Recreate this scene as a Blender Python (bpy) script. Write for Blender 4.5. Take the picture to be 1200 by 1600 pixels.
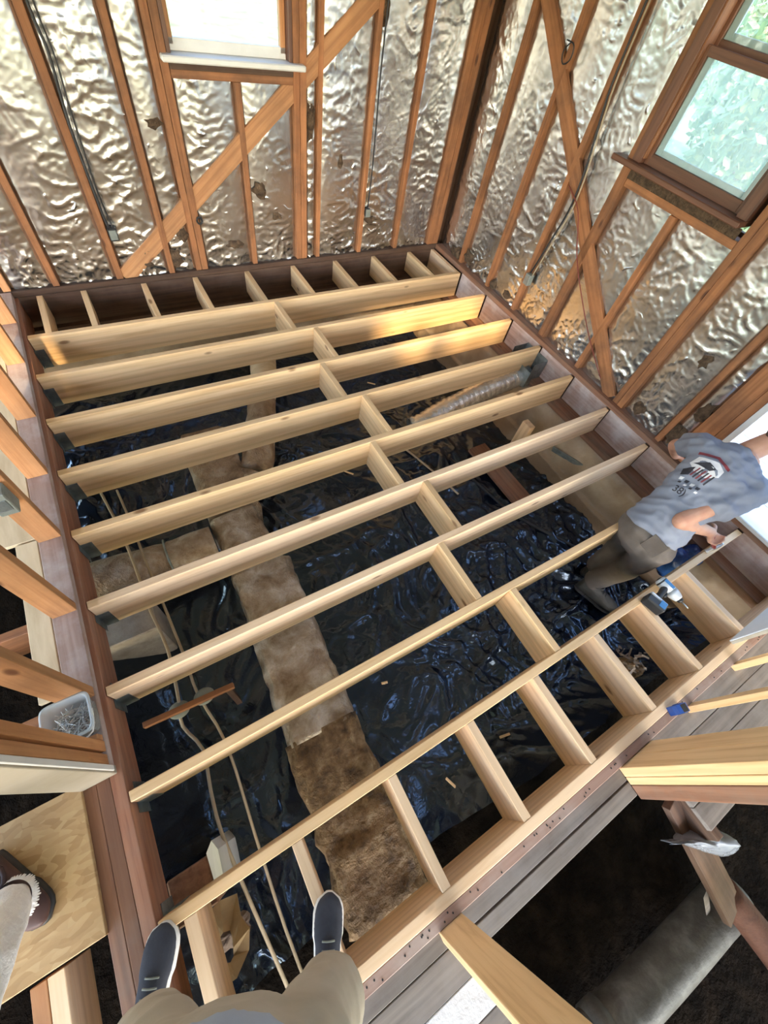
import bpy, bmesh, math, random
import numpy as np
from mathutils import Vector, Matrix, noise as mnoise
from mathutils.bvhtree import BVHTree

for o in list(bpy.data.objects): bpy.data.objects.remove(o)
scene = bpy.context.scene
C = scene.collection
random.seed(7)
R = math.radians

# ------------------------------------------------------------------ camera
# world: x along the joists (0 = left beam face), y towards the back wall, z = 0 at the joist tops
cam_d = bpy.data.cameras.new('camera')
cam_d.sensor_fit = 'AUTO'; cam_d.sensor_width = 36.0
cam_d.lens = 642.44 / 1600 * 36.0
cam_d.clip_start = 0.02; cam_d.clip_end = 200
cam = bpy.data.objects.new('camera', cam_d); C.objects.link(cam)
YAW, PITCH, ROLL = -0.7466, 0.6006, 0.2725
cam.matrix_world = Matrix.Translation((0.5804, -3.1453, 1.9453)) @ Matrix.Rotation(YAW, 4, 'Z') @ Matrix.Rotation(PITCH, 4, 'X') @ Matrix.Rotation(ROLL, 4, 'Z')
scene.camera = cam

# ------------------------------------------------------------------ sky, sun, exposure
world = bpy.data.worlds.new('sky'); scene.world = world
world.use_nodes = True
bg = world.node_tree.nodes['Background']
sky = world.node_tree.nodes.new('ShaderNodeTexSky')
sky.sky_type = 'NISHITA'; sky.sun_disc = False
sky.sun_elevation = R(37); sky.sun_rotation = math.atan2(-0.287, -0.958)
sky.air_density = 1.0; sky.dust_density = 1.4; sky.ozone_density = 1.0
world.node_tree.links.new(sky.outputs[0], bg.inputs['Color'])
bg.inputs['Strength'].default_value = 1.15
sun_d = bpy.data.lights.new('sun', 'SUN')
sun_d.energy = 8.5; sun_d.angle = R(4.0); sun_d.color = (1.0, 0.72, 0.38)
sun = bpy.data.objects.new('sun', sun_d); C.objects.link(sun)
SUN_TRAVEL = Vector((0.30, 1.0, -0.80)).normalized()
sun.rotation_euler = SUN_TRAVEL.to_track_quat('-Z', 'Y').to_euler()
scene.view_settings.view_transform = 'Standard'
scene.view_settings.look = 'None'
scene.view_settings.gamma = 1.0
scene.view_settings.use_curve_mapping = False
scene.view_settings.exposure = 0.45

# ------------------------------------------------------------------ materials
MATS = {}
def new_mat(name):
    m = bpy.data.materials.new(name); m.use_nodes = True
    MATS[name] = m
    return m, m.node_tree.nodes, m.node_tree.links, m.node_tree.nodes['Principled BSDF']

def col(c): return (c[0], c[1], c[2], 1)

def node_coords(n, l, scale=(1, 1, 1), rnd=True):
    tc = n.new('ShaderNodeTexCoord'); mp = n.new('ShaderNodeMapping')
    mp.inputs['Scale'].default_value = scale
    src = tc.outputs['Object']
    if rnd:
        oi = n.new('ShaderNodeObjectInfo')
        mul = n.new('ShaderNodeVectorMath'); mul.operation = 'MULTIPLY_ADD'
        cmb = n.new('ShaderNodeCombineXYZ')
        for i in range(3): l.new(oi.outputs['Random'], cmb.inputs[i])
        l.new(cmb.outputs[0], mul.inputs[0])
        mul.inputs[1].default_value = (37.0, 19.0, 53.0)
        l.new(src, mul.inputs[2]); src = mul.outputs[0]
    l.new(src, mp.inputs['Vector'])
    return mp.outputs[0], src

def ramp(n, l, fac, stops):
    r = n.new('ShaderNodeValToRGB')
    while len(r.color_ramp.elements) < len(stops): r.color_ramp.elements.new(0.5)
    for e, (p, c) in zip(r.color_ramp.elements, stops):
        e.position = p; e.color = col(c)
    l.new(fac, r.inputs['Fac'])
    return r.outputs['Color']

def mix(n, l, fac, a, b, mode='MIX'):
    m = n.new('ShaderNodeMixRGB'); m.blend_type = mode
    for i, v in ((0, fac), (1, a), (2, b)):
        if hasattr(v, 'is_linked'): l.new(v, m.inputs[i])
        elif isinstance(v, (int, float)): m.inputs[i].default_value = v
        else: m.inputs[i].default_value = col(v)
    return m.outputs[0]

def tex_noise(n, l, vec, scale, detail=4, rough=0.55, dist=0.0):
    t = n.new('ShaderNodeTexNoise')
    t.inputs['Scale'].default_value = scale; t.inputs['Detail'].default_value = detail
    t.inputs['Roughness'].default_value = rough; t.inputs['Distortion'].default_value = dist
    l.new(vec, t.inputs['Vector'])
    return t.outputs['Fac']

def add_bump(n, l, h, bsdf, strength=0.3, dist=0.01):
    b = n.new('ShaderNodeBump'); b.inputs['Strength'].default_value = strength
    b.inputs['Distance'].default_value = dist
    l.new(h, b.inputs['Height']); l.new(b.outputs[0], bsdf.inputs['Normal'])

def wood(name, light, mid, dark, rough=0.6, knots=True, dirt=None, dirt_amt=0.4, vary=0.16):
    m, n, l, b = new_mat(name)
    v, src = node_coords(n, l, (1.1, 26, 26))
    g = tex_noise(n, l, v, 1.6, 5, 0.6, 0.6)
    base = ramp(n, l, g, [(0.28, dark), (0.48, mid), (0.7, light)])
    # cathedral growth rings
    mp = n.new('ShaderNodeMapping'); mp.inputs['Scale'].default_value = (0.8, 5, 5); l.new(src, mp.inputs['Vector'])
    w = n.new('ShaderNodeTexWave'); w.wave_type = 'RINGS'; w.rings_direction = 'X'
    w.inputs['Scale'].default_value = 1.3; w.inputs['Distortion'].default_value = 5.0; w.inputs['Detail'].default_value = 2.0
    l.new(mp.outputs[0], w.inputs['Vector'])
    base = mix(n, l, ramp(n, l, w.outputs['Fac'], [(0.0, (0, 0, 0)), (0.5, (0.03, 0.03, 0.03)), (0.95, (0.34, 0.34, 0.34))]), base, tuple(c * 0.8 for c in dark))
    if knots:
        mk = n.new('ShaderNodeMapping'); mk.inputs['Scale'].default_value = (2.6, 6.5, 6.5); l.new(src, mk.inputs['Vector'])
        vo = n.new('ShaderNodeTexVoronoi'); vo.inputs['Scale'].default_value = 1.0; l.new(mk.outputs[0], vo.inputs['Vector'])
        kc = ramp(n, l, vo.outputs['Distance'], [(0.0, (1, 1, 1)), (0.06, (0.85, 0.85, 0.85)), (0.11, (0, 0, 0))])
        base = mix(n, l, kc, base, (dark[0] * 0.36, dark[1] * 0.27, dark[2] * 0.22))
    if dirt is not None:
        d = tex_noise(n, l, src, 4.0, 6, 0.65)
        df = ramp(n, l, d, [(0.42, (0, 0, 0)), (0.68, (dirt_amt,) * 3)])
        base = mix(n, l, df, base, dirt)
    oi = n.new('ShaderNodeObjectInfo')
    hs = n.new('ShaderNodeHueSaturation')
    mr = n.new('ShaderNodeMapRange'); mr.inputs['To Min'].default_value = 1 - vary; mr.inputs['To Max'].default_value = 1 + vary
    l.new(oi.outputs['Random'], mr.inputs['Value']); l.new(mr.outputs[0], hs.inputs['Value'])
    l.new(base, hs.inputs['Color']); l.new(hs.outputs[0], b.inputs['Base Color'])
    b.inputs['Roughness'].default_value = rough
    add_bump(n, l, g, b, 0.25, 0.003)
    return m

def mottled(name, c1, c2, c3=None, scale=6.0, rough=0.7, metal=0.0, bump=0.3, bscale=None, bdist=0.01, rnd=True, stretch=(1, 1, 1), spec=0.5):
    m, n, l, b = new_mat(name)
    v, src = node_coords(n, l, stretch, rnd)
    f = tex_noise(n, l, v, scale, 6, 0.6, 0.3)
    stops = [(0.33, c1), (0.64, c2)] if c3 is None else [(0.3, c1), (0.5, c2), (0.7, c3)]
    l.new(ramp(n, l, f, stops), b.inputs['Base Color'])
    b.inputs['Roughness'].default_value = rough; b.inputs['Metallic'].default_value = metal
    b.inputs['Specular IOR Level'].default_value = spec
    if bump:
        h = tex_noise(n, l, v, bscale or scale * 4, 5, 0.6)
        add_bump(n, l, h, b, bump, bdist)
    return m

PINE = wood('new_pine', (0.83, 0.585, 0.34), (0.775, 0.53, 0.285), (0.63, 0.39, 0.19), 0.5, vary=0.10)
PINE_W = wood('pale_pine', (0.88, 0.66, 0.45), (0.83, 0.60, 0.385), (0.71, 0.47, 0.27), 0.5, vary=0.08)
OLD = wood('aged_framing', (0.44, 0.19, 0.078), (0.365, 0.148, 0.056), (0.245, 0.093, 0.035), 0.65, True, (0.07, 0.04, 0.025), 0.5, 0.2)
ORANGE = wood('fir_stud', (0.60, 0.31, 0.14), (0.53, 0.25, 0.105), (0.40, 0.175, 0.07), 0.6, True, (0.13, 0.07, 0.04), 0.3)
BEAM = wood('old_beam', (0.33, 0.165, 0.095), (0.26, 0.12, 0.07), (0.16, 0.07, 0.04), 0.6, True, (0.22, 0.19, 0.16), 0.45)
REDFACE = wood('beam_side', (0.42, 0.20, 0.115), (0.34, 0.15, 0.085), (0.22, 0.085, 0.05), 0.6, False, (0.30, 0.20, 0.15), 0.5)
PINK = wood('dusty_plank', (0.46, 0.30, 0.24), (0.39, 0.24, 0.185), (0.28, 0.16, 0.12), 0.75, False, (0.50, 0.44, 0.40), 0.6)
DUSTY = wood('dusty_plate', (0.50, 0.36, 0.30), (0.43, 0.29, 0.24), (0.32, 0.20, 0.16), 0.75, False, (0.66, 0.60, 0.58), 0.7)
GREY = wood('weathered_board', (0.25, 0.215, 0.185), (0.19, 0.16, 0.14), (0.12, 0.10, 0.088), 0.85, False, (0.28, 0.26, 0.25), 0.5)
DARKW = wood('dark_old_wood', (0.12, 0.062, 0.035), (0.085, 0.042, 0.024), (0.045, 0.022, 0.013), 0.75, False, (0.16, 0.11, 0.08), 0.35)
TRIM = wood('stained_trim', (0.20, 0.09, 0.05), (0.155, 0.066, 0.037), (0.10, 0.04, 0.022), 0.4, False)

def foil_mat():
    m, n, l, b = new_mat('foil_facing')
    v, src = node_coords(n, l, (1, 1, 1))
    f = tex_noise(n, l, v, 2.2, 3, 0.5)
    l.new(ramp(n, l, f, [(0.3, (0.50, 0.51, 0.52)), (0.7, (0.68, 0.695, 0.72))]), b.inputs['Base Color'])
    b.inputs['Metallic'].default_value = 1.0
    b.inputs['Roughness'].default_value = 0.27
    nz = n.new('ShaderNodeTexNoise'); nz.inputs['Scale'].default_value = 5; nz.inputs['Detail'].default_value = 2
    l.new(v, nz.inputs['Vector'])
    ad = n.new('ShaderNodeVectorMath'); ad.operation = 'MULTIPLY_ADD'
    l.new(nz.outputs['Color'], ad.inputs[0]); ad.inputs[1].default_value = (0.25, 0.25, 0.25); l.new(v, ad.inputs[2])
    rg = n.new('ShaderNodeTexNoise'); rg.noise_type = 'RIDGED_MULTIFRACTAL'; rg.normalize = True
    rg.inputs['Scale'].default_value = 20; rg.inputs['Detail'].default_value = 2.5; rg.inputs['Roughness'].default_value = 0.5
    l.new(ad.outputs[0], rg.inputs['Vector'])
    pw = n.new('ShaderNodeMath'); pw.operation = 'POWER'; pw.inputs[1].default_value = 3.0
    l.new(rg.outputs['Fac'], pw.inputs[0])
    add_bump(n, l, pw.outputs[0], b, 0.6, 0.02)
    return m
FOIL = foil_mat()

def plastic_mat():
    m, n, l, b = new_mat('black_polythene')
    v, src = node_coords(n, l, (1, 1, 1), False)
    f = tex_noise(n, l, v, 3.0, 5, 0.6)
    l.new(ramp(n, l, f, [(0.35, (0.004, 0.007, 0.017)), (0.75, (0.011, 0.015, 0.028))]), b.inputs['Base Color'])
    rg = n.new('ShaderNodeMapRange'); rg.inputs['From Min'].default_value = 0.35; rg.inputs['From Max'].default_value = 0.75
    rg.inputs['To Min'].default_value = 0.10; rg.inputs['To Max'].default_value = 0.24
    l.new(f, rg.inputs['Value']); l.new(rg.outputs[0], b.inputs['Roughness'])
    b.inputs['Specular IOR Level'].default_value = 1.0
    b.inputs['Specular Tint'].default_value = (0.62, 0.80, 1.0, 1)  # blue of the reflected sky put into the film's tint
    h = tex_noise(n, l, v, 16, 4, 0.55, 1.2)
    add_bump(n, l, h, b, 0.25, 0.012)
    return m
POLY = plastic_mat()
KRAFT = mottled('kraft_wrap', (0.17, 0.105, 0.06), (0.34, 0.24, 0.155), (0.50, 0.42, 0.34), 9.0, 0.38, 0.0, 0.9, 22, 0.03)
KRAFT_SHINY = mottled('foil_kraft_wrap', (0.22, 0.15, 0.09), (0.42, 0.34, 0.26), (0.66, 0.62, 0.58), 9.0, 0.30, 0.3, 0.9, 18, 0.03)
KRAFT_DIRTY = mottled('debris_covered_wrap', (0.07, 0.04, 0.02), (0.22, 0.135, 0.065), (0.42, 0.31, 0.19), 14.0, 0.7, 0.0, 1.0, 34, 0.03)
FLEX = mottled('flex_duct_foil', (0.6, 0.59, 0.57), (0.85, 0.84, 0.83), None, 9, 0.24, 0.85, 0.6, 20, 0.02)
GALV = mottled('galvanised_steel', (0.20, 0.235, 0.24), (0.34, 0.38, 0.39), None, 20, 0.42, 0.75, 0.1)
DIRT = mottled('pit_shade_soil', (0.004, 0.003, 0.0025), (0.010, 0.007, 0.005), (0.022, 0.015, 0.010), 7, 1.0, 0, 0.8, 30, 0.03, False, spec=0.05)  # soil colour taken near black to stand in for the pit's shade
STEM = mottled('stained_concrete', (0.24, 0.17, 0.11), (0.36, 0.28, 0.20), (0.47, 0.39, 0.30), 3.0, 0.7, 0, 0.4, 20, 0.01, False)
KBANK = mottled('brown_paper_lining', (0.20, 0.135, 0.08), (0.28, 0.20, 0.13), (0.40, 0.32, 0.23), 2.4, 0.38, 0, 0.35, 9, 0.02, False)
BLOCKM = mottled('concrete_block', (0.27, 0.23, 0.18), (0.42, 0.37, 0.30), None, 9, 0.9, 0, 0.5, 50, 0.005)
def osb_mat():
    m, n, l, b = new_mat('oriented_strand')
    v, src = node_coords(n, l, (20, 60, 24))
    nz = n.new('ShaderNodeTexNoise'); nz.inputs['Scale'].default_value = 6; l.new(src, nz.inputs['Vector'])
    ad = n.new('ShaderNodeVectorMath'); ad.operation = 'MULTIPLY_ADD'
    l.new(nz.outputs['Color'], ad.inputs[0]); ad.inputs[1].default_value = (5, 5, 5); l.new(v, ad.inputs[2])
    vo = n.new('ShaderNodeTexVoronoi'); vo.inputs['Scale'].default_value = 1.0; l.new(ad.outputs[0], vo.inputs['Vector'])
    sp = n.new('ShaderNodeSeparateColor'); l.new(vo.outputs['Color'], sp.inputs[0])
    c = ramp(n, l, sp.outputs[0], [(0.0, (0.40, 0.24, 0.10)), (0.45, (0.49, 0.31, 0.14)), (1.0, (0.58, 0.40, 0.20))])
    d = tex_noise(n, l, src, 3, 4)
    l.new(mix(n, l, ramp(n, l, d, [(0.45, (0, 0, 0)), (0.7, (0.55, 0.55, 0.55))]), c, (0.30, 0.19, 0.09)), b.inputs['Base Color'])
    b.inputs['Roughness'].default_value = 0.6
    add_bump(n, l, vo.outputs['Distance'], b, 0.2, 0.003)
    return m
OSB = osb_mat()
PLY = mottled('plywood_tan', (0.55, 0.43, 0.27), (0.68, 0.56, 0.38), None, 4, 0.65, 0, 0.1, 30, 0.002, True, (1, 5, 1))
GYP = mottled('gypsum_face', (0.66, 0.70, 0.76), (0.74, 0.77, 0.82), None, 3, 0.8, 0, 0.05)
GYPEDGE = mottled('gypsum_edge', (0.50, 0.43, 0.34), (0.60, 0.54, 0.45), None, 12, 0.85, 0, 0.3)
WHITE = mottled('white_paint', (0.72, 0.72, 0.70), (0.82, 0.82, 0.80), None, 5, 0.5, 0, 0.05)
CREAM = mottled('cream_board', (0.29, 0.25, 0.19), (0.37, 0.32, 0.25), None, 4, 0.8, 0, 0.1)
INSUL = mottled('brown_insulation', (0.05, 0.03, 0.018), (0.15, 0.095, 0.055), None, 30, 1.0, 0, 0.9, 60, 0.02)
BLACK = mottled('black_rubber', (0.012, 0.012, 0.013), (0.03, 0.03, 0.032), None, 10, 0.5, 0, 0.1)
CABLE = mottled('tan_cable', (0.36, 0.28, 0.18), (0.46, 0.37, 0.25), None, 10, 0.6, 0, 0.1)
REDWIRE = mottled('red_wire', (0.16, 0.03, 0.02), (0.24, 0.05, 0.035), None, 10, 0.5, 0, 0.1)
PLAST_G = mottled('grey_plastic', (0.17, 0.19, 0.17), (0.26, 0.28, 0.25), None, 10, 0.6, 0, 0.1)
ROOFM = mottled('ceiling_boards', (0.40, 0.37, 0.34), (0.52, 0.49, 0.46), None, 3, 0.8, 0, 0.1, None, 0.01, False, (1, 8, 1))
DRY = mottled('room_wall_paint', (0.50, 0.46, 0.40), (0.58, 0.54, 0.48), None, 2, 0.85, 0, 0.05)
LAWN = mottled('yard_green', (0.13, 0.20, 0.07), (0.26, 0.32, 0.16), None, 2, 0.9, 0, 0.2)  # the yard's own mottled greens
PVC = mottled('grey_pipe', (0.06, 0.055, 0.05), (0.11, 0.105, 0.10), (0.20, 0.195, 0.19), 10, 0.5, 0, 0.4, 30, 0.01)
RUST = mottled('rust', (0.07, 0.022, 0.012), (0.13, 0.045, 0.025), None, 14, 0.8, 0, 0.4)
BLUEP = mottled('blue_plastic', (0.012, 0.05, 0.26), (0.03, 0.10, 0.42), None, 6, 0.35, 0, 0.1)
BLUEBAG = mottled('dark_blue_polythene', (0.01, 0.03, 0.12), (0.03, 0.09, 0.28), None, 5, 0.2, 0, 0.4, 16, 0.02)
REDP = mottled('red_enamel', (0.28, 0.02, 0.018), (0.38, 0.04, 0.03), None, 8, 0.4, 0, 0.05)
STEEL = mottled('bright_steel', (0.5, 0.5, 0.5), (0.68, 0.68, 0.68), None, 12, 0.3, 1.0, 0.05)
TOOLG = mottled('tool_silver_case', (0.52, 0.55, 0.58), (0.62, 0.66, 0.70), None, 8, 0.4, 0.2, 0.05)
TOOLB = mottled('tool_blue_case', (0.02, 0.14, 0.36), (0.04, 0.20, 0.46), None, 8, 0.4, 0, 0.05)
RAG = mottled('pink_cloth', (0.36, 0.13, 0.14), (0.52, 0.24, 0.24), None, 12, 0.9, 0, 0.4)
def skin_mat():
    m = mottled('skin', (0.50, 0.25, 0.17), (0.60, 0.34, 0.24), None, 9, 0.5, 0, 0.05)
    m.node_tree.nodes['Principled BSDF'].inputs['Subsurface Weight'].default_value = 0.12
    m.node_tree.nodes['Principled BSDF'].inputs['Subsurface Radius'].default_value = (0.02, 0.008, 0.005)
    return m
SKIN = skin_mat()
SHIRT = mottled('grey_blue_cotton', (0.205, 0.225, 0.285), (0.245, 0.27, 0.335), None, 5, 0.9, 0, 0.25, 90, 0.002)
SHIRT2 = mottled('pale_blue_cotton', (0.34, 0.39, 0.50), (0.40, 0.45, 0.56), None, 5, 0.9, 0, 0.25, 90, 0.002)
TROUS = mottled('taupe_twill', (0.105, 0.086, 0.074), (0.145, 0.122, 0.106), None, 7, 0.9, 0, 0.25, 120, 0.002)
KHAKI = mottled('khaki_twill', (0.40, 0.35, 0.275), (0.47, 0.415, 0.335), None, 6, 0.9, 0, 0.25, 120, 0.002)
WHITEC = mottled('white_cloth', (0.76, 0.75, 0.75), (0.88, 0.87, 0.86), None, 22, 0.95, 0, 0.6, 50, 0.01)
BOOT = mottled('olive_boot', (0.028, 0.027, 0.023), (0.06, 0.057, 0.048), None, 10, 0.65, 0, 0.3)
NAVY = mottled('navy_canvas', (0.026, 0.029, 0.042), (0.045, 0.048, 0.064), None, 14, 0.85, 0, 0.3, 140, 0.002)
SOLE = mottled('white_rubber_sole', (0.66, 0.64, 0.60), (0.78, 0.76, 0.72), None, 10, 0.6, 0, 0.05)
SHOEBR = mottled('brown_navy_shoe', (0.018, 0.02, 0.03), (0.07, 0.03, 0.025), None, 4, 0.6, 0, 0.2)
HAIR = mottled('brown_hair', (0.05, 0.03, 0.018), (0.10, 0.06, 0.035), None, 40, 0.6, 0, 0.5, 120, 0.005)
INK_W = mottled('white_ink', (0.70, 0.70, 0.72), (0.78, 0.78, 0.80), None, 30, 0.8, 0, 0)
INK_K = mottled('black_ink', (0.02, 0.02, 0.03), (0.04, 0.04, 0.05), None, 30, 0.8, 0, 0)
INK_R = mottled('maroon_ink', (0.20, 0.035, 0.045), (0.27, 0.05, 0.06), None, 30, 0.8, 0, 0)
LEAF = mottled('leaf_green', (0.20, 0.30, 0.12), (0.40, 0.50, 0.26), None, 3, 0.6, 0, 0)
BARK = mottled('bark', (0.10, 0.07, 0.05), (0.18, 0.13, 0.10), None, 10, 0.9, 0, 0.5)
EYEW = mottled('eye_white', (0.7, 0.7, 0.68), (0.75, 0.75, 0.73), None, 5, 0.3, 0, 0)

def glass_mat():
    m = bpy.data.materials.new('window_glass'); m.use_nodes = True
    n, l = m.node_tree.nodes, m.node_tree.links
    n.clear()
    o = n.new('ShaderNodeOutputMaterial'); mx = n.new('ShaderNodeMixShader')
    t = n.new('ShaderNodeBsdfTransparent'); g = n.new('ShaderNodeBsdfGlossy')
    t.inputs['Color'].default_value = (0.93, 0.97, 0.97, 1)
    g.inputs['Roughness'].default_value = 0.02
    mx.inputs[0].default_value = 0.06
    l.new(t.outputs[0], mx.inputs[1]); l.new(g.outputs[0], mx.inputs[2]); l.new(mx.outputs[0], o.inputs[0])
    return m
GLASS = glass_mat()
def haze_plastic(name, c, tr):
    m = bpy.data.materials.new(name); m.use_nodes = True
    n, l = m.node_tree.nodes, m.node_tree.links
    b = n['Principled BSDF']; b.inputs['Base Color'].default_value = col(c); b.inputs['Roughness'].default_value = 0.25
    t = n.new('ShaderNodeBsdfTransparent'); mx = n.new('ShaderNodeMixShader'); mx.inputs[0].default_value = tr
    l.new(b.outputs[0], mx.inputs[1]); l.new(t.outputs[0], mx.inputs[2]); l.new(mx.outputs[0], n['Material Output'].inputs[0])
    return m
TUBM = haze_plastic('clear_tub_plastic', (0.62, 0.68, 0.70), 0.5)
BAGM = haze_plastic('clear_bag_plastic', (0.26, 0.28, 0.31), 0.25)

# ------------------------------------------------------------------ object helpers
PM = {}
def link(name, me, parent=None, M=None):
    o = bpy.data.objects.new(name, me); C.objects.link(o)
    M = M or Matrix.Identity(4)
    PM[o.name] = M.copy()
    if parent is not None:
        o.parent = parent
        o.matrix_basis = PM[parent.name].inverted() @ M
    else:
        o.matrix_basis = M
    return o
def empty(name, loc=(0, 0, 0), label=None, cat=None, group=None, kind=None):
    o = link(name, None, None, Matrix.Translation(loc))
    o.empty_display_size = 0.1
    tag(o, label, cat, group, kind)
    return o
def tag(o, label=None, cat=None, group=None, kind=None):
    if label: o['label'] = label
    if cat: o['category'] = cat
    if group: o['group'] = group
    if kind: o['kind'] = kind
    return o

BOXC = {}
def box_mesh(L, w, t, mat, ch=0.002):
    key = (round(L, 4), round(w, 4), round(t, 4), mat.name, ch)
    if key in BOXC: return BOXC[key]
    bm = bmesh.new(); bmesh.ops.create_cube(bm, size=1)
    for v in bm.verts: v.co = Vector((v.co.x * L, v.co.y * t, v.co.z * w))
    ch = min(ch, 0.3 * min(L, w, t))
    if ch > 0: bmesh.ops.bevel(bm, geom=bm.edges[:], offset=ch, segments=1, affect='EDGES')
    me = bpy.data.meshes.new('board'); bm.to_mesh(me); bm.free()
    me.materials.append(mat); BOXC[key] = me
    return me
def board(name, a, b, w, t, mat, parent=None, up=(0, 0, 1), ch=0.002):
    """box whose length runs a->b; w measured along 'up', t across"""
    a, b = Vector(a), Vector(b); d = b - a; L = d.length
    x = d.normalized(); u = Vector(up); y = u.cross(x)
    if y.length < 1e-5: y = Vector((0, 1, 0)).cross(x)
    y.normalize(); z = x.cross(y)
    M = Matrix((x, y, z)).transposed().to_4x4(); M.translation = (a + b) / 2
    return link(name, box_mesh(L, w, t, mat, ch), parent, M)
def abox(name, x0, x1, y0, y1, z0, z1, mat, parent=None, axis=None, ch=0.002):
    dx, dy, dz = x1 - x0, y1 - y0, z1 - z0
    c = Vector(((x0 + x1) / 2, (y0 + y1) / 2, (z0 + z1) / 2))
    axis = axis or 'xyz'[max(range(3), key=lambda i: (dx, dy, dz)[i])]
    if axis == 'x': return board(name, c - Vector((dx / 2, 0, 0)), c + Vector((dx / 2, 0, 0)), dz, dy, mat, parent, (0, 0, 1), ch)
    if axis == 'y': return board(name, c - Vector((0, dy / 2, 0)), c + Vector((0, dy / 2, 0)), dz, dx, mat, parent, (0, 0, 1), ch)
    return board(name, c - Vector((0, 0, dz / 2)), c + Vector((0, 0, dz / 2)), dy, dx, mat, parent, (0, 1, 0), ch)

def mesh_obj(name, verts, faces, mat, parent=None, smooth=True, M=None):
    """verts given in world space; origin is placed at their mean (or at M)"""
    vs = [Vector(v) for v in verts]
    if M is None:
        c = sum(vs, Vector()) / len(vs); M = Matrix.Translation(c)
    inv = M.inverted()
    me = bpy.data.meshes.new(name)
    me.from_pydata([inv @ v for v in vs], [], faces)
    if smooth: me.polygons.foreach_set('use_smooth', [True] * len(me.polygons))
    me.materials.append(mat); me.update()
    return link(name, me, parent, M)

def grid_obj(name, P, mat, parent=None, smooth=True, close_u=False):
    """P: array (nu, nv, 3) of world points"""
    nu, nv = P.shape[:2]
    flat = P.reshape(-1, 3)
    c = flat.mean(0)
    idx = np.arange(nu * nv).reshape(nu, nv)
    if close_u: idx = np.vstack([idx, idx[:1]])
    a = idx[:-1, :-1].ravel(); b = idx[1:, :-1].ravel(); d = idx[1:, 1:].ravel(); e = idx[:-1, 1:].ravel()
    F = np.stack([a, b, d, e], 1)
    me = bpy.data.meshes.new(name)
    me.from_pydata((flat - c).tolist(), [], F.tolist())
    if smooth: me.polygons.foreach_set('use_smooth', [True] * len(me.polygons))
    me.materials.append(mat); me.update()
    return link(name, me, parent, Matrix.Translation(c.tolist()))

# vectorised gradient noise
_rng = np.random.RandomState(3)
_perm = _rng.permutation(512); _perm = np.concatenate([_perm, _perm])
_ang = _rng.rand(512) * 2 * np.pi
def pn(x, y, s=0):
    x = np.asarray(x, float) + s * 17.31; y = np.asarray(y, float) + s * 9.77
    xi = np.floor(x).astype(int); yi = np.floor(y).astype(int); xf = x - xi; yf = y - yi
    u = xf * xf * xf * (xf * (xf * 6 - 15) + 10); v = yf * yf * yf * (yf * (yf * 6 - 15) + 10)
    def g(ix, iy, fx, fy):
        h = _ang[_perm[(_perm[ix % 512] + iy) % 1024]]
        return np.cos(h) * fx + np.sin(h) * fy
    n00 = g(xi, yi, xf, yf); n10 = g(xi + 1, yi, xf - 1, yf); n01 = g(xi, yi + 1, xf, yf - 1); n11 = g(xi + 1, yi + 1, xf - 1, yf - 1)
    return (n00 * (1 - u) + n10 * u) * (1 - v) + (n01 * (1 - u) + n11 * u) * v
def ridged(x, y, s=0): return 1 - np.abs(pn(x, y, s)) * 2.2
def fbm(x, y, s=0, o=4):
    r = 0; a = 1
    for i in range(o):
        r = r + a * pn(x * 2 ** i, y * 2 ** i, s + i); a *= 0.5
    return r

def tube(name, pts, rad, mat, parent=None, seg=8, cap=True, smooth_path=3, wob=0.0):
    """a swept tube along a (Catmull-Rom smoothed) path; rad is a number or one per point"""
    P = [Vector(p) for p in pts]
    rr = list(rad) if hasattr(rad, '__len__') else [rad] * len(P)
    if smooth_path > 1 and len(P) > 2:
        Q = []; q = []
        for i in range(len(P) - 1):
            p0, p1, p2, p3 = P[max(i - 1, 0)], P[i], P[i + 1], P[min(i + 2, len(P) - 1)]
            for k in range(smooth_path):
                t = k / smooth_path
                Q.append(0.5 * ((2 * p1) + (p2 - p0) * t + (2 * p0 - 5 * p1 + 4 * p2 - p3) * t * t + (3 * p1 - p0 - 3 * p2 + p3) * t ** 3))
                q.append(rr[i] * (1 - t) + rr[i + 1] * t)
        Q.append(P[-1]); q.append(rr[-1]); P, rr = Q, q
    V, F = [], []
    up = Vector((0.13, 0.21, 0.97))
    for i, p in enumerate(P):
        d = (P[min(i + 1, len(P) - 1)] - P[max(i - 1, 0)]).normalized()
        if abs(d.dot(up)) > 0.95: up = Vector((0.9, 0.1, 0.1))
        a = d.cross(up).normalized(); b = d.cross(a)
        for k in range(seg):
            th = 2 * math.pi * k / seg
            r = rr[i] * (1 + wob * mnoise.noise(p * 9 + a * math.cos(th) + b * math.sin(th)))
            V.append(p + a * math.cos(th) * r + b * math.sin(th) * r)
    for i in range(len(P) - 1):
        for k in range(seg):
            F.append((i * seg + k, i * seg + (k + 1) % seg, (i + 1) * seg + (k + 1) % seg, (i + 1) * seg + k))
    if cap:
        F.append(tuple(range(seg))[::-1]); F.append(tuple((len(P) - 1) * seg + k for k in range(seg)))
    return mesh_obj(name, V, F, mat, parent)

def prism(name, poly, thick_vec, mat, parent=None, smooth=False):
    """closed 3-D polygon extruded by a vector"""
    n = len(poly); t = Vector(thick_vec)
    V = [Vector(p) for p in poly] + [Vector(p) + t for p in poly]
    F = [tuple(range(n))[::-1], tuple(range(n, 2 * n))] + [(i, (i + 1) % n, n + (i + 1) % n, n + i) for i in range(n)]
    return mesh_obj(name, V, F, mat, parent, smooth)

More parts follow.
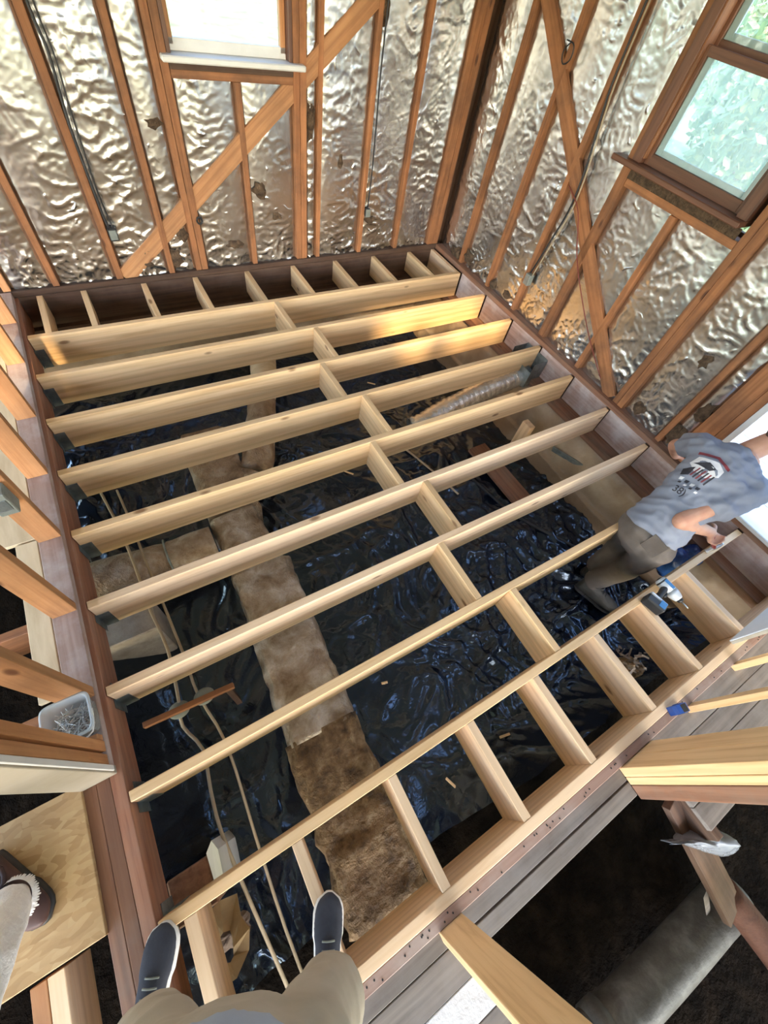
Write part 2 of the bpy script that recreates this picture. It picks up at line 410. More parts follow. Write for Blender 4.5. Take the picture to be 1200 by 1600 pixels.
# organic surfaces: lofted pieces merged by voxel remesh into one continuous skin
def loft(pts, seg=14):
    """pts: list of (pos, rx, ry, side) ; closed loft"""
    V, F = [], []
    n = len(pts)
    for i, (p, rx, ry, side) in enumerate(pts):
        p = Vector(p)
        d = (Vector(pts[min(i + 1, n - 1)][0]) - Vector(pts[max(i - 1, 0)][0])).normalized()
        s = Vector(side); s = (s - d * s.dot(d)).normalized(); f = d.cross(s)
        for k in range(seg):
            th = 2 * math.pi * k / seg
            V.append(p + s * math.cos(th) * rx + f * math.sin(th) * ry)
    for i in range(n - 1):
        for k in range(seg):
            F.append((i * seg + k, i * seg + (k + 1) % seg, (i + 1) * seg + (k + 1) % seg, (i + 1) * seg + k))
    F.append(tuple(range(seg))[::-1]); F.append(tuple((n - 1) * seg + k for k in range(seg)))
    return V, F
def limb(a, b, r0, r1, side=(0, 0, 1), bulge=0.0, n=5):
    a, b = Vector(a), Vector(b); out = []
    d = b - a
    ext = d.normalized()
    out.append((a - ext * r0 * 0.6, r0 * 0.6, r0 * 0.6, side))
    for i in range(n):
        t = i / (n - 1); r = r0 * (1 - t) + r1 * t + bulge * math.sin(math.pi * t)
        out.append((a + d * t, r, r, side))
    out.append((b + ext * r1 * 0.6, r1 * 0.6, r1 * 0.6, side))
    return loft([(p, rx, ry, side if abs(Vector(side).normalized().dot(ext)) < 0.95 else (1, 0.2, 0)) for p, rx, ry, side in out])
def ball(c, r, sc=(1, 1, 1), rot=None):
    bm = bmesh.new(); bmesh.ops.create_icosphere(bm, subdivisions=3, radius=1)
    V = []
    for v in bm.verts:
        q = Vector((v.co.x * sc[0], v.co.y * sc[1], v.co.z * sc[2])) * r
        if rot is not None: q = rot @ q
        V.append(q + Vector(c))
    F = [tuple(v.index for v in f.verts) for f in bm.faces]
    bm.free(); return V, F
def organic(name, pieces, voxel, mat, parent=None, smooth=6, folds=0.0, fscale=14, origin=None):
    V, F = [], []
    for v, f in pieces:
        o = len(V); V += v; F += [tuple(i + o for i in q) for q in f]
    me = bpy.data.meshes.new('tmp'); me.from_pydata([tuple(v) for v in V], [], F); me.update()
    bm = bmesh.new(); bm.from_mesh(me); bmesh.ops.recalc_face_normals(bm, faces=bm.faces); bm.to_mesh(me); bm.free()
    t = bpy.data.objects.new('tmp', me); C.objects.link(t)
    r = t.modifiers.new('r', 'REMESH'); r.mode = 'VOXEL'; r.voxel_size = voxel
    s = t.modifiers.new('s', 'SMOOTH'); s.factor = 0.5; s.iterations = smooth
    dg = bpy.context.evaluated_depsgraph_get(); dg.update()
    res = bpy.data.meshes.new_from_object(t.evaluated_get(dg))
    bpy.data.objects.remove(t)
    res.name = name
    if folds:
        res.calc_loop_triangles()
        co = np.empty(len(res.vertices) * 3); res.vertices.foreach_get('co', co); co = co.reshape(-1, 3)
        no = np.array([v.normal[:] for v in res.vertices])
        h = ridged(co[:, 0] * fscale + co[:, 2] * fscale * 0.7, co[:, 1] * fscale + co[:, 2] * fscale * 0.4, 5) * 0.6 + fbm(co[:, 0] * fscale * 0.5, (co[:, 1] + co[:, 2]) * fscale * 0.5, 8, 3)
        co += no * (h[:, None] - 0.3) * folds
        res.vertices.foreach_set('co', co.ravel())
    if origin is not None:
        M = Matrix.Translation(origin)
        res.transform(M.inverted())
    else: M = Matrix.Identity(4)
    res.materials.clear(); res.materials.append(mat)
    res.polygons.foreach_set('use_smooth', [True] * len(res.polygons)); res.update()
    return link(name, res, parent, M)

def inst(name, me, parent, M): return link(name, me, parent, M)

# ================================================================== THE SETTING
JD = 0.222            # joist depth
S = 0.4064            # joist spacing
GZ = -0.76            # crawlspace ground
# ---- crawlspace ground
n = 60
gx, gy = np.meshgrid(np.linspace(-3.2, 4.4, 90), np.linspace(-6.2, 1.6, 90), indexing='ij')
gz = GZ - 0.035 + fbm(gx * 2.2, gy * 2.2, 1) * 0.03
tag(grid_obj('ground', np.stack([gx, gy, gz], 2), DIRT), 'near-black crawlspace soil below the joists, pit shade in its colour', None, None, 'structure')

# ---- floor: joists, blocking, girders
floor = empty('floor', (0, 0, 0), 'open floor frame of new pine joists with staggered blocking', None, None, 'structure')
RX = 3.585
hanger_me = None
def hanger_mesh():
    bm = bmesh.new()
    def q(x0, x1, y0, y1, z0, z1):
        r = bmesh.ops.create_cube(bm, size=1)
        for v in r['verts']:
            v.co = Vector(((v.co.x + .5) * (x1 - x0) + x0, (v.co.y + .5) * (y1 - y0) + y0, (v.co.z + .5) * (z1 - z0) + z0))
    t = 0.0025; h = 0.135
    q(0.003, 0.055, -0.019 - t, -0.019, -JD - t, -JD + h)
    q(0.003, 0.055, 0.019, 0.019 + t, -JD - t, -JD + h)
    q(0.003, 0.055, -0.019 - t, 0.019 + t, -JD - t - 0.001, -JD)
    q(0.001, 0.0035, -0.056, -0.019, -JD + 0.012, -JD + h + 0.01)
    q(0.001, 0.0035, 0.019, 0.056, -JD + 0.012, -JD + h + 0.01)
    me = bpy.data.meshes.new('joist_hanger'); bm.to_mesh(me); bm.free(); me.materials.append(GALV)
    return me
hanger_me = hanger_mesh()
joist_y = []
for k in range(9):
    yc = -k * S - 0.019; joist_y.append(yc)
    j = abox('joist', 0.004, RX, yc - 0.019, yc + 0.019, -JD, 0, PINE_W if k in (5, 6) else PINE, floor, 'x')
    inst('joist_hanger', hanger_me, j, Matrix.Translation((0, yc, 0)))
bx = [1.69, 1.85, 1.715, 1.845, 1.69, 1.84, 1.68, 1.885]
for k in range(8):
    abox('blocking', bx[k] - 0.019, bx[k] + 0.019, joist_y[k + 1] + 0.0195, joist_y[k] - 0.0195, -JD, -0.001, PINE, floor, 'y')
for x in (0.47, 0.88, 1.287, 1.69, 2.13, 2.53, 2.955):
    abox('blocking', x - 0.019, x + 0.019, -3.69, joist_y[8] - 0.0195, -JD, -0.001, PINE_W, floor, 'y')
abox('blocking', 0.075, 0.115, -3.69, joist_y[8] - 0.0195, -JD, -0.001, PINE_W, floor, 'y')
for i, x in enumerate((0.125, 0.40, 0.81, 1.195, 1.62, 2.035, 2.45, 2.86, 3.275, 3.565)):
    abox('blocking', x - 0.019, x + 0.019, 0.0005, 0.448, -JD * 0.8, -0.001, PINE if i < 9 else PINE_W, floor, 'y')
# back rim, right rim, near girder, left girder
abox('rim_joist', -0.12, 3.66, 0.45, 0.49, -0.26, 0.0, DARKW, floor, 'x')
abox('ledger', -0.12, 3.60, 0.40, 0.449, -0.30, -0.225, DARKW, floor, 'x')
for k in range(9):
    y0 = joist_y[k] - 0.02; y1 = (joist_y[k + 1] + 0.02) if k < 8 else -3.69
    abox('rim_panel', 3.602, 3.63, y1, y0, -0.222, 0.0, DUSTY, floor, 'y')
abox('rim_joist', 3.6315, 3.665, -3.76, 0.449, -0.222, 0.0, DARKW, floor, 'y')
abox('mud_sill', 3.50, 3.66, -3.72, 0.399, -0.285, -0.2225, BEAM, floor, 'y')
abox('girder', 0.03, 3.60, -3.730, -3.6905, -0.235, 0.0, PINE_W, floor, 'x')
abox('girder', -0.13, 3.60, -3.768, -3.731, -0.235, -0.002, PINK, floor, 'x')
bm = bmesh.new(); rn = random.Random(8)
for i in range(60):
    r_ = bmesh.ops.create_cone(bm, segments=8, radius1=0.0032, radius2=0.003, depth=0.003, cap_ends=True)
    bmesh.ops.translate(bm, verts=r_['verts'], vec=(rn.uniform(0.1, 3.4), rn.uniform(-3.76, -3.74), -0.0012))
me = bpy.data.meshes.new('nail_heads'); bm.to_mesh(me); bm.free(); me.materials.append(BLACK)
tag(link('nail_heads', me, floor), None, None, None, 'stuff')
for i, x0 in enumerate((-0.132, -0.088, -0.044)):
    abox('girder', x0, x0 + 0.0435, -3.95, 0.45, -0.19, 0.0, BEAM if i < 2 else REDFACE, floor, 'y')
# ---- foundation wall on the right, with brown paper lining
wr = empty('wall_foundation', (0, 0, 0), 'low brown lined foundation wall under the right sill', None, None, 'structure')
ys = np.linspace(0.5, -3.75, 130); prof = [(3.36, GZ - 0.04), (3.385, -0.70), (3.39, -0.62), (3.42, -0.59), (3.45, -0.47), (3.49, -0.34), (3.53, -0.285)]
P = np.zeros((len(ys), 40, 3))
pt = np.linspace(0, len(prof) - 1, 40)
px_ = np.interp(pt, range(len(prof)), [a for a, b in prof]); pz_ = np.interp(pt, range(len(prof)), [b for a, b in prof])
for i, y in enumerate(ys):
    w = 0.018 * fbm(np.full(40, y * 2.5), pt * 0.35, 4) + 0.008 * ridged(np.full(40, y * 7), pt * 0.3, 9)
    P[i, :, 0] = px_ - w; P[i, :, 1] = y; P[i, :, 2] = pz_ + w * 0.5
grid_obj('paper_lining', P, KBANK, wr)
abox('footing', 3.52, 3.72, -3.75, 0.5, -0.86, -0.29, STEM, wr, 'y')
abox('stone_face', -0.6, 3.7, 0.52, 0.62, -0.95, -0.27, STEM, wr, 'x')
abox('stone_face', -0.4, 3.6, 0.38, 0.52, -0.95, -0.47, STEM, wr, 'x')

# ---- batts of foil insulation
def batt(parent, axis, u0, u1, z0, z1, plane, depth_dir, seed, mat=FOIL, bulge=0.02):
    """crumpled foil facing between two studs. axis 'x': wall lies in xz at y=plane; 'y': in yz at x=plane"""
    nu = max(8, int((u1 - u0) / 0.009)); nz = max(8, int((z1 - z0) / 0.011))
    u = np.linspace(u0, u1, nu); z = np.linspace(z0, z1, nz)
    U, Z = np.meshgrid(u, z, indexing='ij')
    tt = (U - u0) / (u1 - u0)
    pil = np.sqrt(np.clip(4 * tt * (1 - tt), 0, 1))
    wx = pn(U * 6, Z * 6, seed + 20) * 0.5; wz = pn(U * 6, Z * 6, seed + 31) * 0.5
    m1 = np.clip(pn(U * 2, Z * 2, seed + 60) * 3 + 0.6, 0.1, 1); m2 = np.clip(pn(U * 3, Z * 3, seed + 70) * 4 + 0.5, 0.1, 1)
    def rp(a, b, s_, p): return np.clip(ridged(a, b, s_), 0, 1) ** p
    h = 0.008 * rp(U * 5 + wx * 1.5, Z * 10 + wz * 1.5, seed, 4) * m1 + 0.0055 * rp(U * 12 + wz * 2, Z * 20 + wx * 2, seed + 3, 4) * m2 + 0.004 * rp(U * 25 + wx * 3, Z * 34 + wz * 3, seed + 5, 3) * (0.4 + 0.6 * m1) + 0.0015 * ridged(U * 34 + wx * 3, Z * 38, seed + 9) + 0.007 * fbm(U * 2.6, Z * 1.8, seed + 7, 3)
    low = np.clip((0.35 - (Z - z0)) / 0.35, 0, 1)
    h = h * (0.75 + 0.6 * low) * (0.35 + 0.65 * pil) + bulge * pil
    D = plane + depth_dir * (h - 0.014)
    P = np.stack([U, D, Z], 2) if axis == 'x' else np.stack([D, U, Z], 2)
    return grid_obj('insulation_batt', P, mat, parent)
TOP = 2.46
# ---- back wall
wb = empty('wall_back', (0, 0, 0), 'foil insulated back wall of aged studs with a diagonal brace', None, None, 'structure')
YB = 0.452
abox('sole_plate', -0.13, 3.66, YB, YB + 0.09, 0.001, 0.042, DARKW, wb, 'x')
def bstud(x0, x1, z0=0.043, z1=TOP, y0=YB + 0.006, m=OLD):
    abox('stud', x0, x1, y0, y0 + 0.085, z0, z1, m, wb, 'z')
bs = [(0.235, 0.275), (0.645, 0.69), (1.02, 1.06), (1.225, 1.265), (1.268, 1.315), (2.085, 2.128), (2.131, 2.178), (2.265, 2.30), (2.685, 2.722), (3.085, 3.122), (3.49, 3.565), (3.567, 3.62)]
for i, (a, b) in enumerate(bs): bstud(a, b, m=OLD)
bstud(-0.06, -0.015, m=ORANGE)
bstud(1.69, 1.728, 0.043, 1.14)
abox('rough_sill', 1.317, 2.083, YB + 0.01, YB + 0.09, 1.14, 1.18, OLD, wb, 'x')
abox('rough_header', 1.317, 2.083, YB + 0.01, YB + 0.09, 2.16, 2.26, OLD, wb, 'x')
# diagonal brace (let in between the studs)
def brace_seg(a, b): board('brace', a, b, 0.115, 0.035, ORANGE, wb, (0, 0, 1))
brace_seg((0.70, YB + 0.03, 0.045), (2.90, YB + 0.03, 1.76))
edges = [-0.012, 0.235, 0.275, 0.645, 0.69, 1.02, 1.06, 1.225, 1.315, 1.69, 1.728, 2.085, 2.178, 2.265, 2.30, 2.685, 2.722, 3.085, 3.122, 3.49]
for i in range(0, len(edges), 2):
    a, b = edges[i], edges[i + 1]
    if 1.3 < a < 2.08:
        batt(wb, 'x', a + 0.001, b - 0.001, 0.045, 1.139, YB + 0.03, -1, i)
        batt(wb, 'x', a + 0.001, b - 0.001, 2.262, TOP, YB + 0.03, -1, i + 40)
    else:
        batt(wb, 'x', a + 0.001, b - 0.001, 0.045, TOP, YB + 0.03, -1, i)
# sheathing behind (keeps the weather out) with the window hole
for (a, b, c, d) in ((-0.2, 1.33, -0.2, TOP), (2.07, 3.75, -0.2, TOP), (1.33, 2.07, -0.2, 1.17), (1.33, 2.07, 2.17, TOP)):
    abox('sheathing', a, b, YB + 0.10, YB + 0.13, c, d, DARKW, wb)
# tears showing the brown wool
def tear(parent, axis, u, z, plane, d, r, seed, tall=1.0):
    rnd = random.Random(seed); n = 12; V = []; 
    for ring, (s, dep) in enumerate(((1.0, 0.002), (0.72, 0.016), (0.3, 0.024))):
        for k in range(n):
            th = 2 * math.pi * k / n; q = r * s * (0.6 + 0.7 * rnd.random())
            a = u + q * math.cos(th); b = z + q * tall * math.sin(th); p = plane + d * (dep + 0.004 * rnd.random())
            V.append((a, p, b) if axis == 'x' else (p, a, b))
    F = [(i * n + k, i * n + (k + 1) % n, (i + 1) * n + (k + 1) % n, (i + 1) * n + k) for i in range(2) for k in range(n)]
    F.append(tuple(2 * n + k for k in range(n)))
    mesh_obj('insulation_tear', V, F, INSUL, parent, False)
for i, (u, z, r, tl) in enumerate(((1.80, 0.56, 0.055, 1.1), (1.93, 0.38, 0.04, 0.7), (1.55, 0.20, 0.07, 0.5), (2.47, 0.72, 0.022, 2.3), (1.16, 0.93, 0.05, 0.6), (1.10, 0.14, 0.06, 1.2), (1.17, 0.30, 0.045, 1.4), (2.74, 1.52, 0.05, 1.6), (2.80, 0.30, 0.05, 0.8), (2.215, 0.95, 0.035, 3.0), (0.9, 0.12, 0.05, .5))):
    tear(wb, 'x', u, z, YB + 0.03, -1, r, 50 + i, tl)

# ---- right wall
wrt = empty('wall_right', (0, 0, 0), 'foil insulated right wall of aged studs with brace and window', None, None, 'structure')
XR = 3.636
abox('sole_plate', 3.60, 3.72, -3.75, 0.452, 0.001, 0.042, BEAM, wrt, 'y')
def rstud(y0, y1, z0=0.043, z1=TOP, m=OLD): abox('stud', XR, XR + 0.085, y0, y1, z0, z1, m, wrt, 'z')
rs = [(0.06, 0.10), (-0.38, -0.34), (-0.775, -0.735), (-1.19, -1.125), (-2.068, -2.022), (-2.118, -2.070), (-2.49, -2.45), (-2.71, -2.60), (-2.76, -2.712)]
for a, b in rs: rstud(a, b)
rstud(-1.235, -1.192, 1.29)
rstud(-1.625, -1.585, 0.043, 1.135)
abox('rough_sill', XR + 0.004, XR + 0.09, -2.02, -1.192, 1.137, 1.18, OLD, wrt, 'y')
abox('rough_header', XR + 0.004, XR + 0.09, -2.02, -1.192, 2.26, 2.36, OLD, wrt, 'y')
board('brace', (XR + 0.014, -1.985, 0.045), (XR + 0.014, 0.22, 1.93), 0.10, 0.028, OLD, wrt, (0, 0, 1))
redges = [0.45, 0.10, 0.06, -0.34, -0.38, -0.735, -0.775, -1.125, -1.19, -1.585, -1.625, -2.022, -2.118, -2.45, -2.49, -2.60]
for i in range(0, len(redges), 2):
    b, a = redges[i], redges[i + 1]
    if -2.1 < a < -1.13:
        batt(wrt, 'y', a + 0.001, b - 0.001, 0.045, 1.136, XR + 0.034, -1, 100 + i)
        batt(wrt, 'y', a + 0.001, b - 0.001, 2.362, TOP, XR + 0.034, -1, 160 + i)
    else:
        batt(wrt, 'y', a + 0.001, b - 0.001, 0.045, TOP, XR + 0.034, -1, 100 + i)
for (a, b, c, d) in ((-1.23, 0.62, -0.2, TOP), (-2.77, -1.99, -0.2, TOP), (-1.99, -1.23, -0.2, 1.20), (-1.99, -1.23, 2.30, TOP), (-3.80, -2.77, 2.10, TOP), (-3.80, -2.77, -0.2, 0.0)):
    abox('sheathing', XR + 0.10, XR + 0.13, a, b, c, d, DARKW, wrt)
for i, (u, z, r, tl) in enumerate(((-2.33, 0.62, 0.035, 1.4), (-2.22, 0.12, 0.06, 0.8), (-2.53, 0.14, 0.06, 1.4), (-2.555, 0.38, 0.05, 1.8), (0.0, 0.12, 0.08, 0.8), (-0.42, 0.09, 0.05, 1), (0.18, 0.08, 0.09, .7), (-0.62, 0.10, 0.05, .7))):
    tear(wrt, 'y', u, z, XR + 0.03, -1, r, 80 + i, tl)

# ---- windows
def pane(name, x0, x1, y0, y1, z0, z1, parent): return abox(name, x0, x1, y0, y1, z0, z1, GLASS, parent, None, 0)
w1 = empty('window_1', (1.7, YB, 1.2), 'bright blown out window with white sill in the back wall', None, None, 'structure')
abox('window_sill', 1.275, 2.155, YB - 0.045, YB + 0.10, 1.215, 1.245, WHITE, w1, 'x', 0.006)
abox('apron', 1.317, 2.083, YB + 0.0, YB + 0.02, 1.18, 1.214, DARKW, w1, 'x')
abox('jamb', 1.317, 1.34, YB + 0.005, YB + 0.13, 1.246, 2.16, TRIM, w1, 'z')
abox('jamb', 2.06, 2.083, YB + 0.005, YB + 0.13, 1.246, 2.16, TRIM, w1, 'z')
abox('jamb', 1.34, 2.06, YB + 0.005, YB + 0.13, 2.137, 2.16, TRIM, w1, 'x')
sash = abox('sash', 1.341, 1.375, YB + 0.06, YB + 0.095, 1.27, 2.136, ORANGE, w1, 'z')
abox('sash', 2.025, 2.059, YB + 0.06, YB + 0.095, 1.27, 2.136, ORANGE, w1, 'z')
abox('sash', 1.341, 2.059, YB + 0.06, YB + 0.095, 1.246, 1.30, WHITE, w1, 'x')
abox('sash', 1.376, 2.024, YB + 0.06, YB + 0.095, 1.70, 1.735, ORANGE, w1, 'x')
pane('pane', 1.376, 2.024, YB + 0.075, YB + 0.079, 1.30, 1.70, w1)
pane('pane', 1.376, 2.024, YB + 0.075, YB + 0.079, 1.735, 2.136, w1)

w2 = empty('window_2', (XR, -1.6, 1.2), 'double hung window with brown casing in the right wall', None, None, 'structure')
abox('window_sill', XR - 0.06, XR + 0.10, -1.99, -1.05, 1.235, 1.265, TRIM, w2, 'y', 0.005)
abox('apron', XR - 0.005, XR + 0.003, -2.0, -1.192, 1.18, 1.234, INSUL, w2, 'y')
for a, b in ((-1.99, -1.925), (-1.225, -1.165)):
    abox('jamb', XR - 0.01, XR + 0.13, a, b, 1.266, 2.26, TRIM, w2, 'z')
abox('jamb', XR - 0.01, XR + 0.13, -1.925, -1.225, 2.20, 2.26, TRIM, w2, 'y')
SASH2 = mottled('pale_blue_storm_sash', (0.50, 0.60, 0.62), (0.60, 0.70, 0.72), None, 5, 0.5, 0, 0)
def sash(x, z0, z1, nm):
    s = abox(nm, x, x + 0.03, -1.924, -1.893, z0, z1, TRIM, w2, 'z')
    abox('stile', x, x + 0.03, -1.257, -1.226, z0, z1, TRIM, s, 'z')
    abox('rail', x, x + 0.03, -1.893, -1.257, z0, z0 + 0.055, TRIM, s, 'y')
    abox('rail', x, x + 0.03, -1.893, -1.257, z1 - 0.04, z1, TRIM, s, 'y')
    for a, b in ((-1.893, -1.862), (-1.298, -1.257)): abox('storm_frame', x + 0.018, x + 0.03, a, b, z0 + 0.055, z1 - 0.04, SASH2, s, 'z')
    abox('storm_frame', x + 0.018, x + 0.03, -1.862, -1.298, z0 + 0.055, z0 + 0.085, SASH2, s, 'y')
    pane('pane', x + 0.013, x + 0.017, -1.893, -1.257, z0 + 0.055, z1 - 0.04, s)
def screen_mat():
    m = bpy.data.materials.new('fly_screen'); m.use_nodes = True
    n, l = m.node_tree.nodes, m.node_tree.links; n.clear()
    o = n.new('ShaderNodeOutputMaterial'); mx = n.new('ShaderNodeMixShader'); t = n.new('ShaderNodeBsdfTransparent'); d = n.new('ShaderNodeBsdfTranslucent')
    d.inputs['Color'].default_value = (0.62, 0.66, 0.62, 1); mx.inputs[0].default_value = 0.22
    l.new(t.outputs[0], mx.inputs[1]); l.new(d.outputs[0], mx.inputs[2]); l.new(mx.outputs[0], o.inputs[0])
    return m
SCREEN = screen_mat()
sash(XR + 0.03, 1.267, 1.765, 'sash_lower')
abox('fly_screen', XR + 0.112, XR + 0.114, -1.925, -1.225, 1.267, 1.75, SCREEN, w2, None, 0)
sash(XR + 0.075, 1.735, 2.20, 'sash_upper')

# ---- doorway on the right behind the worker
d1 = empty('door_1', (3.66, -3.2, 0), 'bright open doorway in the right wall behind the bending worker', None, None, 'structure')
abox('casing', XR + 0.0, XR + 0.13, -2.80, -2.762, 0.043, 2.10, WHITE, d1, 'z')
abox('casing', XR + 0.0, XR + 0.13, -3.75, -3.70, 0.043, 2.10, WHITE, d1, 'z')
abox('casing', XR + 0.0, XR + 0.13, -3.70, -2.80, 2.06, 2.10, WHITE, d1, 'y')
abox('threshold', 3.585, 3.80, -3.70, -2.80, 0.043, 0.075, WHITE, d1, 'y', 0.005)
# porch deck outside the door
pd = empty('porch_deck', (4.5, -3.2, 0), 'pale painted porch boards outside the doorway', 'deck', None, 'structure')
for i in range(9): abox('deck_board', 3.81 + i * 0.135, 3.81 + i * 0.135 + 0.128, -4.6, -2.2, 0.0, 0.03, GYP, pd, 'y')

# ---- left partition: open studs on a dusty plate
wl = empty('wall_left', (0, 0, 0), 'open stud partition on the left over the old girder', None, None, 'structure')
abox('sole_plate', -0.115, -0.02, -2.765, 0.45, 0.001, 0.042, DUSTY, wl, 'y')
for y in (0.10, -0.32, -0.81, -1.25, -1.655, -2.06, -2.45, -2.665, -2.715):
    abox('stud', -0.112, -0.022, y - 0.019, y + 0.019, 0.043, TOP, ORANGE, wl, 'z')
abox('drywall_end', -0.132, -0.016, -2.768, -2.737, 0.003, TOP, CREAM, wl, 'z')
abox('drywall_edge', -0.0155, -0.009, -2.762, -2.742, 0.043, TOP, WHITE, wl, 'z')
# adjoining floor on the left
fl = empty('floor_adjoining', (0, 0, 0), 'tan subfloor sheets of the room beyond the left studs', None, None, 'structure')
for (a, b, c, d, m) in ((-1.35, -0.13, -1.62, 0.5, PLY), (-2.6, -1.36, -2.3, 0.5, PLY), (-0.215, -0.13, -2.40, -1.63, PLY), (-1.35, -0.60, -2.3, -1.63, PLY), (-2.6, -0.128, -3.20, -2.745, OSB), (-2.6, -0.6, -4.6, -3.21, OSB)):
    abox('subfloor_sheet', a, b, c, d, -0.005 if m is PLY else 0.0, 0.014 if m is PLY else 0.02, m, fl)
for y in (-2.05, -2.45, -3.16): abox('subfloor_joist', -2.6, -0.135, y - 0.02, y + 0.02, -0.19, -0.006, OLD, fl, 'x')
abox('subfloor_joist', -0.30, -0.255, -4.6, -3.21, -0.19, -0.006, PINE_W, fl, 'y')
abox('subfloor_joist', -0.345, -0.302, -4.6, -3.21, -0.19, -0.006, ORANGE, fl, 'y')
abox('subfloor_joist', -0.30, -0.16, -3.19, -2.8, -0.19, -0.03, DARKW, fl, 'y')

# ---- near partition: studs, sheathing, old boards
wn = empty('wall_near', (0, 0, 0), 'open near partition of pale studs standing on the pink girder', None, None, 'structure')
abox('stud', 0.795, 0.893, -3.806, -3.769, -0.028, TOP, PINE, wn, 'z')
abox('stud', 1.79, 1.897, -3.812, -3.772, -0.028, TOP, PINE, wn, 'z')
abox('stud', 1.90, 2.008, -3.812, -3.772, -0.028, TOP, PINE, wn, 'z')
abox('trimmer', 1.79, 1.98, -3.845, -3.814, -0.028, TOP, PINE, wn, 'z')
abox('trimmer', 1.79, 1.96, -3.905, -3.847, -0.028, TOP, BEAM, wn, 'z')
abox('stud', 2.30, 2.34, -3.80, -3.769, -0.028, TOP, PINE, wn, 'z')
abox('stud', 2.72, 2.76, -3.80, -3.769, -0.028, TOP, PINE, wn, 'z')
abox('gypsum_sheet', 2.78, 3.60, -3.675, -3.668, 0.03, TOP, GYP, wn)
abox('gypsum_core', 2.78, 3.60, -3.692, -3.6755, 0.03, TOP, GYPEDGE, wn)
PEEL = mottled('peeling_white_paint', (0.20, 0.15, 0.12), (0.62, 0.61, 0.62), (0.74, 0.74, 0.76), 7, 0.7, 0, 0.5, 20, 0.01)
fn = empty('floor_near', (0, 0, 0), 'weathered grey floor boards beyond the near girder', None, None, 'structure')
for i in range(2):
    abox('floor_board', -0.13 if i == 0 else 0.9, 1.79, -3.825 - i * 0.062, -3.771 - i * 0.062, -0.052, -0.028, GREY, fn, 'x')
for i in range(5):
    abox('floor_board', -0.13, 0.90 - (0.02 * (i % 2)), -3.925 - i * 0.098, -3.829 - i * 0.098, -0.054, -0.03, GREY if i != 1 else PEEL, fn, 'x')
for i in range(4):
    abox('floor_board', 1.985, 3.62, -3.862 - i * 0.095, -3.770 - i * 0.095, -0.054, -0.029, GREY, fn, 'x')
abox('floor_joist', 0.82, 0.86, -4.7, -3.79, -0.20, -0.055, DARKW, fn, 'y')
abox('floor_joist', 2.0, 2.04, -4.2, -3.79, -0.20, -0.055, DARKW, fn, 'y')
abox('floor_board', -2.6, 3.7, -6.2, -4.95, -0.05, -0.03, GREY, fn)

# ---- house shell out of view: ceiling with two openings added for the sun patches, walls of the neighbouring rooms
ce = empty('ceiling', (0, 0, TOP), 'board ceiling over the room and its neighbours', None, None, 'structure')
def hole_slab(x0, x1, y0, y1, holes):
    xs = sorted({x0, x1, *[h[0] for h in holes], *[h[1] for h in holes]}); ysn = sorted({y0, y1, *[h[2] for h in holes], *[h[3] for h in holes]})
    for i in range(len(xs) - 1):
        for j in range(len(ysn) - 1):
            cx, cy = (xs[i] + xs[i + 1]) / 2, (ysn[j] + ysn[j + 1]) / 2
            if any(h[0] < cx < h[1] and h[2] < cy < h[3] for h in holes): continue
            abox('ceiling_panel', xs[i], xs[i + 1], ysn[j], ysn[j + 1], TOP + 0.002, TOP + 0.06, ROOFM, ce, None, 0)
def roof_hole(tx0, tx1, ty, tz0, tz1):
    """opening in the ceiling through which the sun reaches x in tx0..tx1, z in tz0..tz1 on the plane y = ty"""
    k = [(TOP - z) / -SUN_TRAVEL.z for z in (tz0, tz1)]
    a = [ty - SUN_TRAVEL.y * q for q in k]; dx = SUN_TRAVEL.x * (k[0] + k[1]) / 2
    return (tx0 - dx, tx1 - dx, min(a), max(a))
holes = [roof_hole(2.45, 3.55, -0.62, -0.36, 0.14), roof_hole(-0.22, -0.075, -0.6, 0.02, 0.5)]  # unseen openings, added so sun patches land on joists and left studs
hole_slab(-3.4, 3.78, -8.6, 0.62, holes)
wo = empty('wall_outer', (0, 0, 0), 'painted outer walls of the neighbouring rooms', None, None, 'structure')
abox('wall_panel', -3.4, -0.13, 0.50, 0.58, -0.2, TOP, DRY, wo, 'x')
abox('wall_panel', 3.70, 3.78, -8.6, -3.80, -0.2, TOP, DRY, wo)

# ---- yard
tag(abox('yard', -40, 60, -40, 60, -0.95, -0.90, LAWN, None, None, 0), 'green yard around the house seen through the windows', None, None, 'structure')

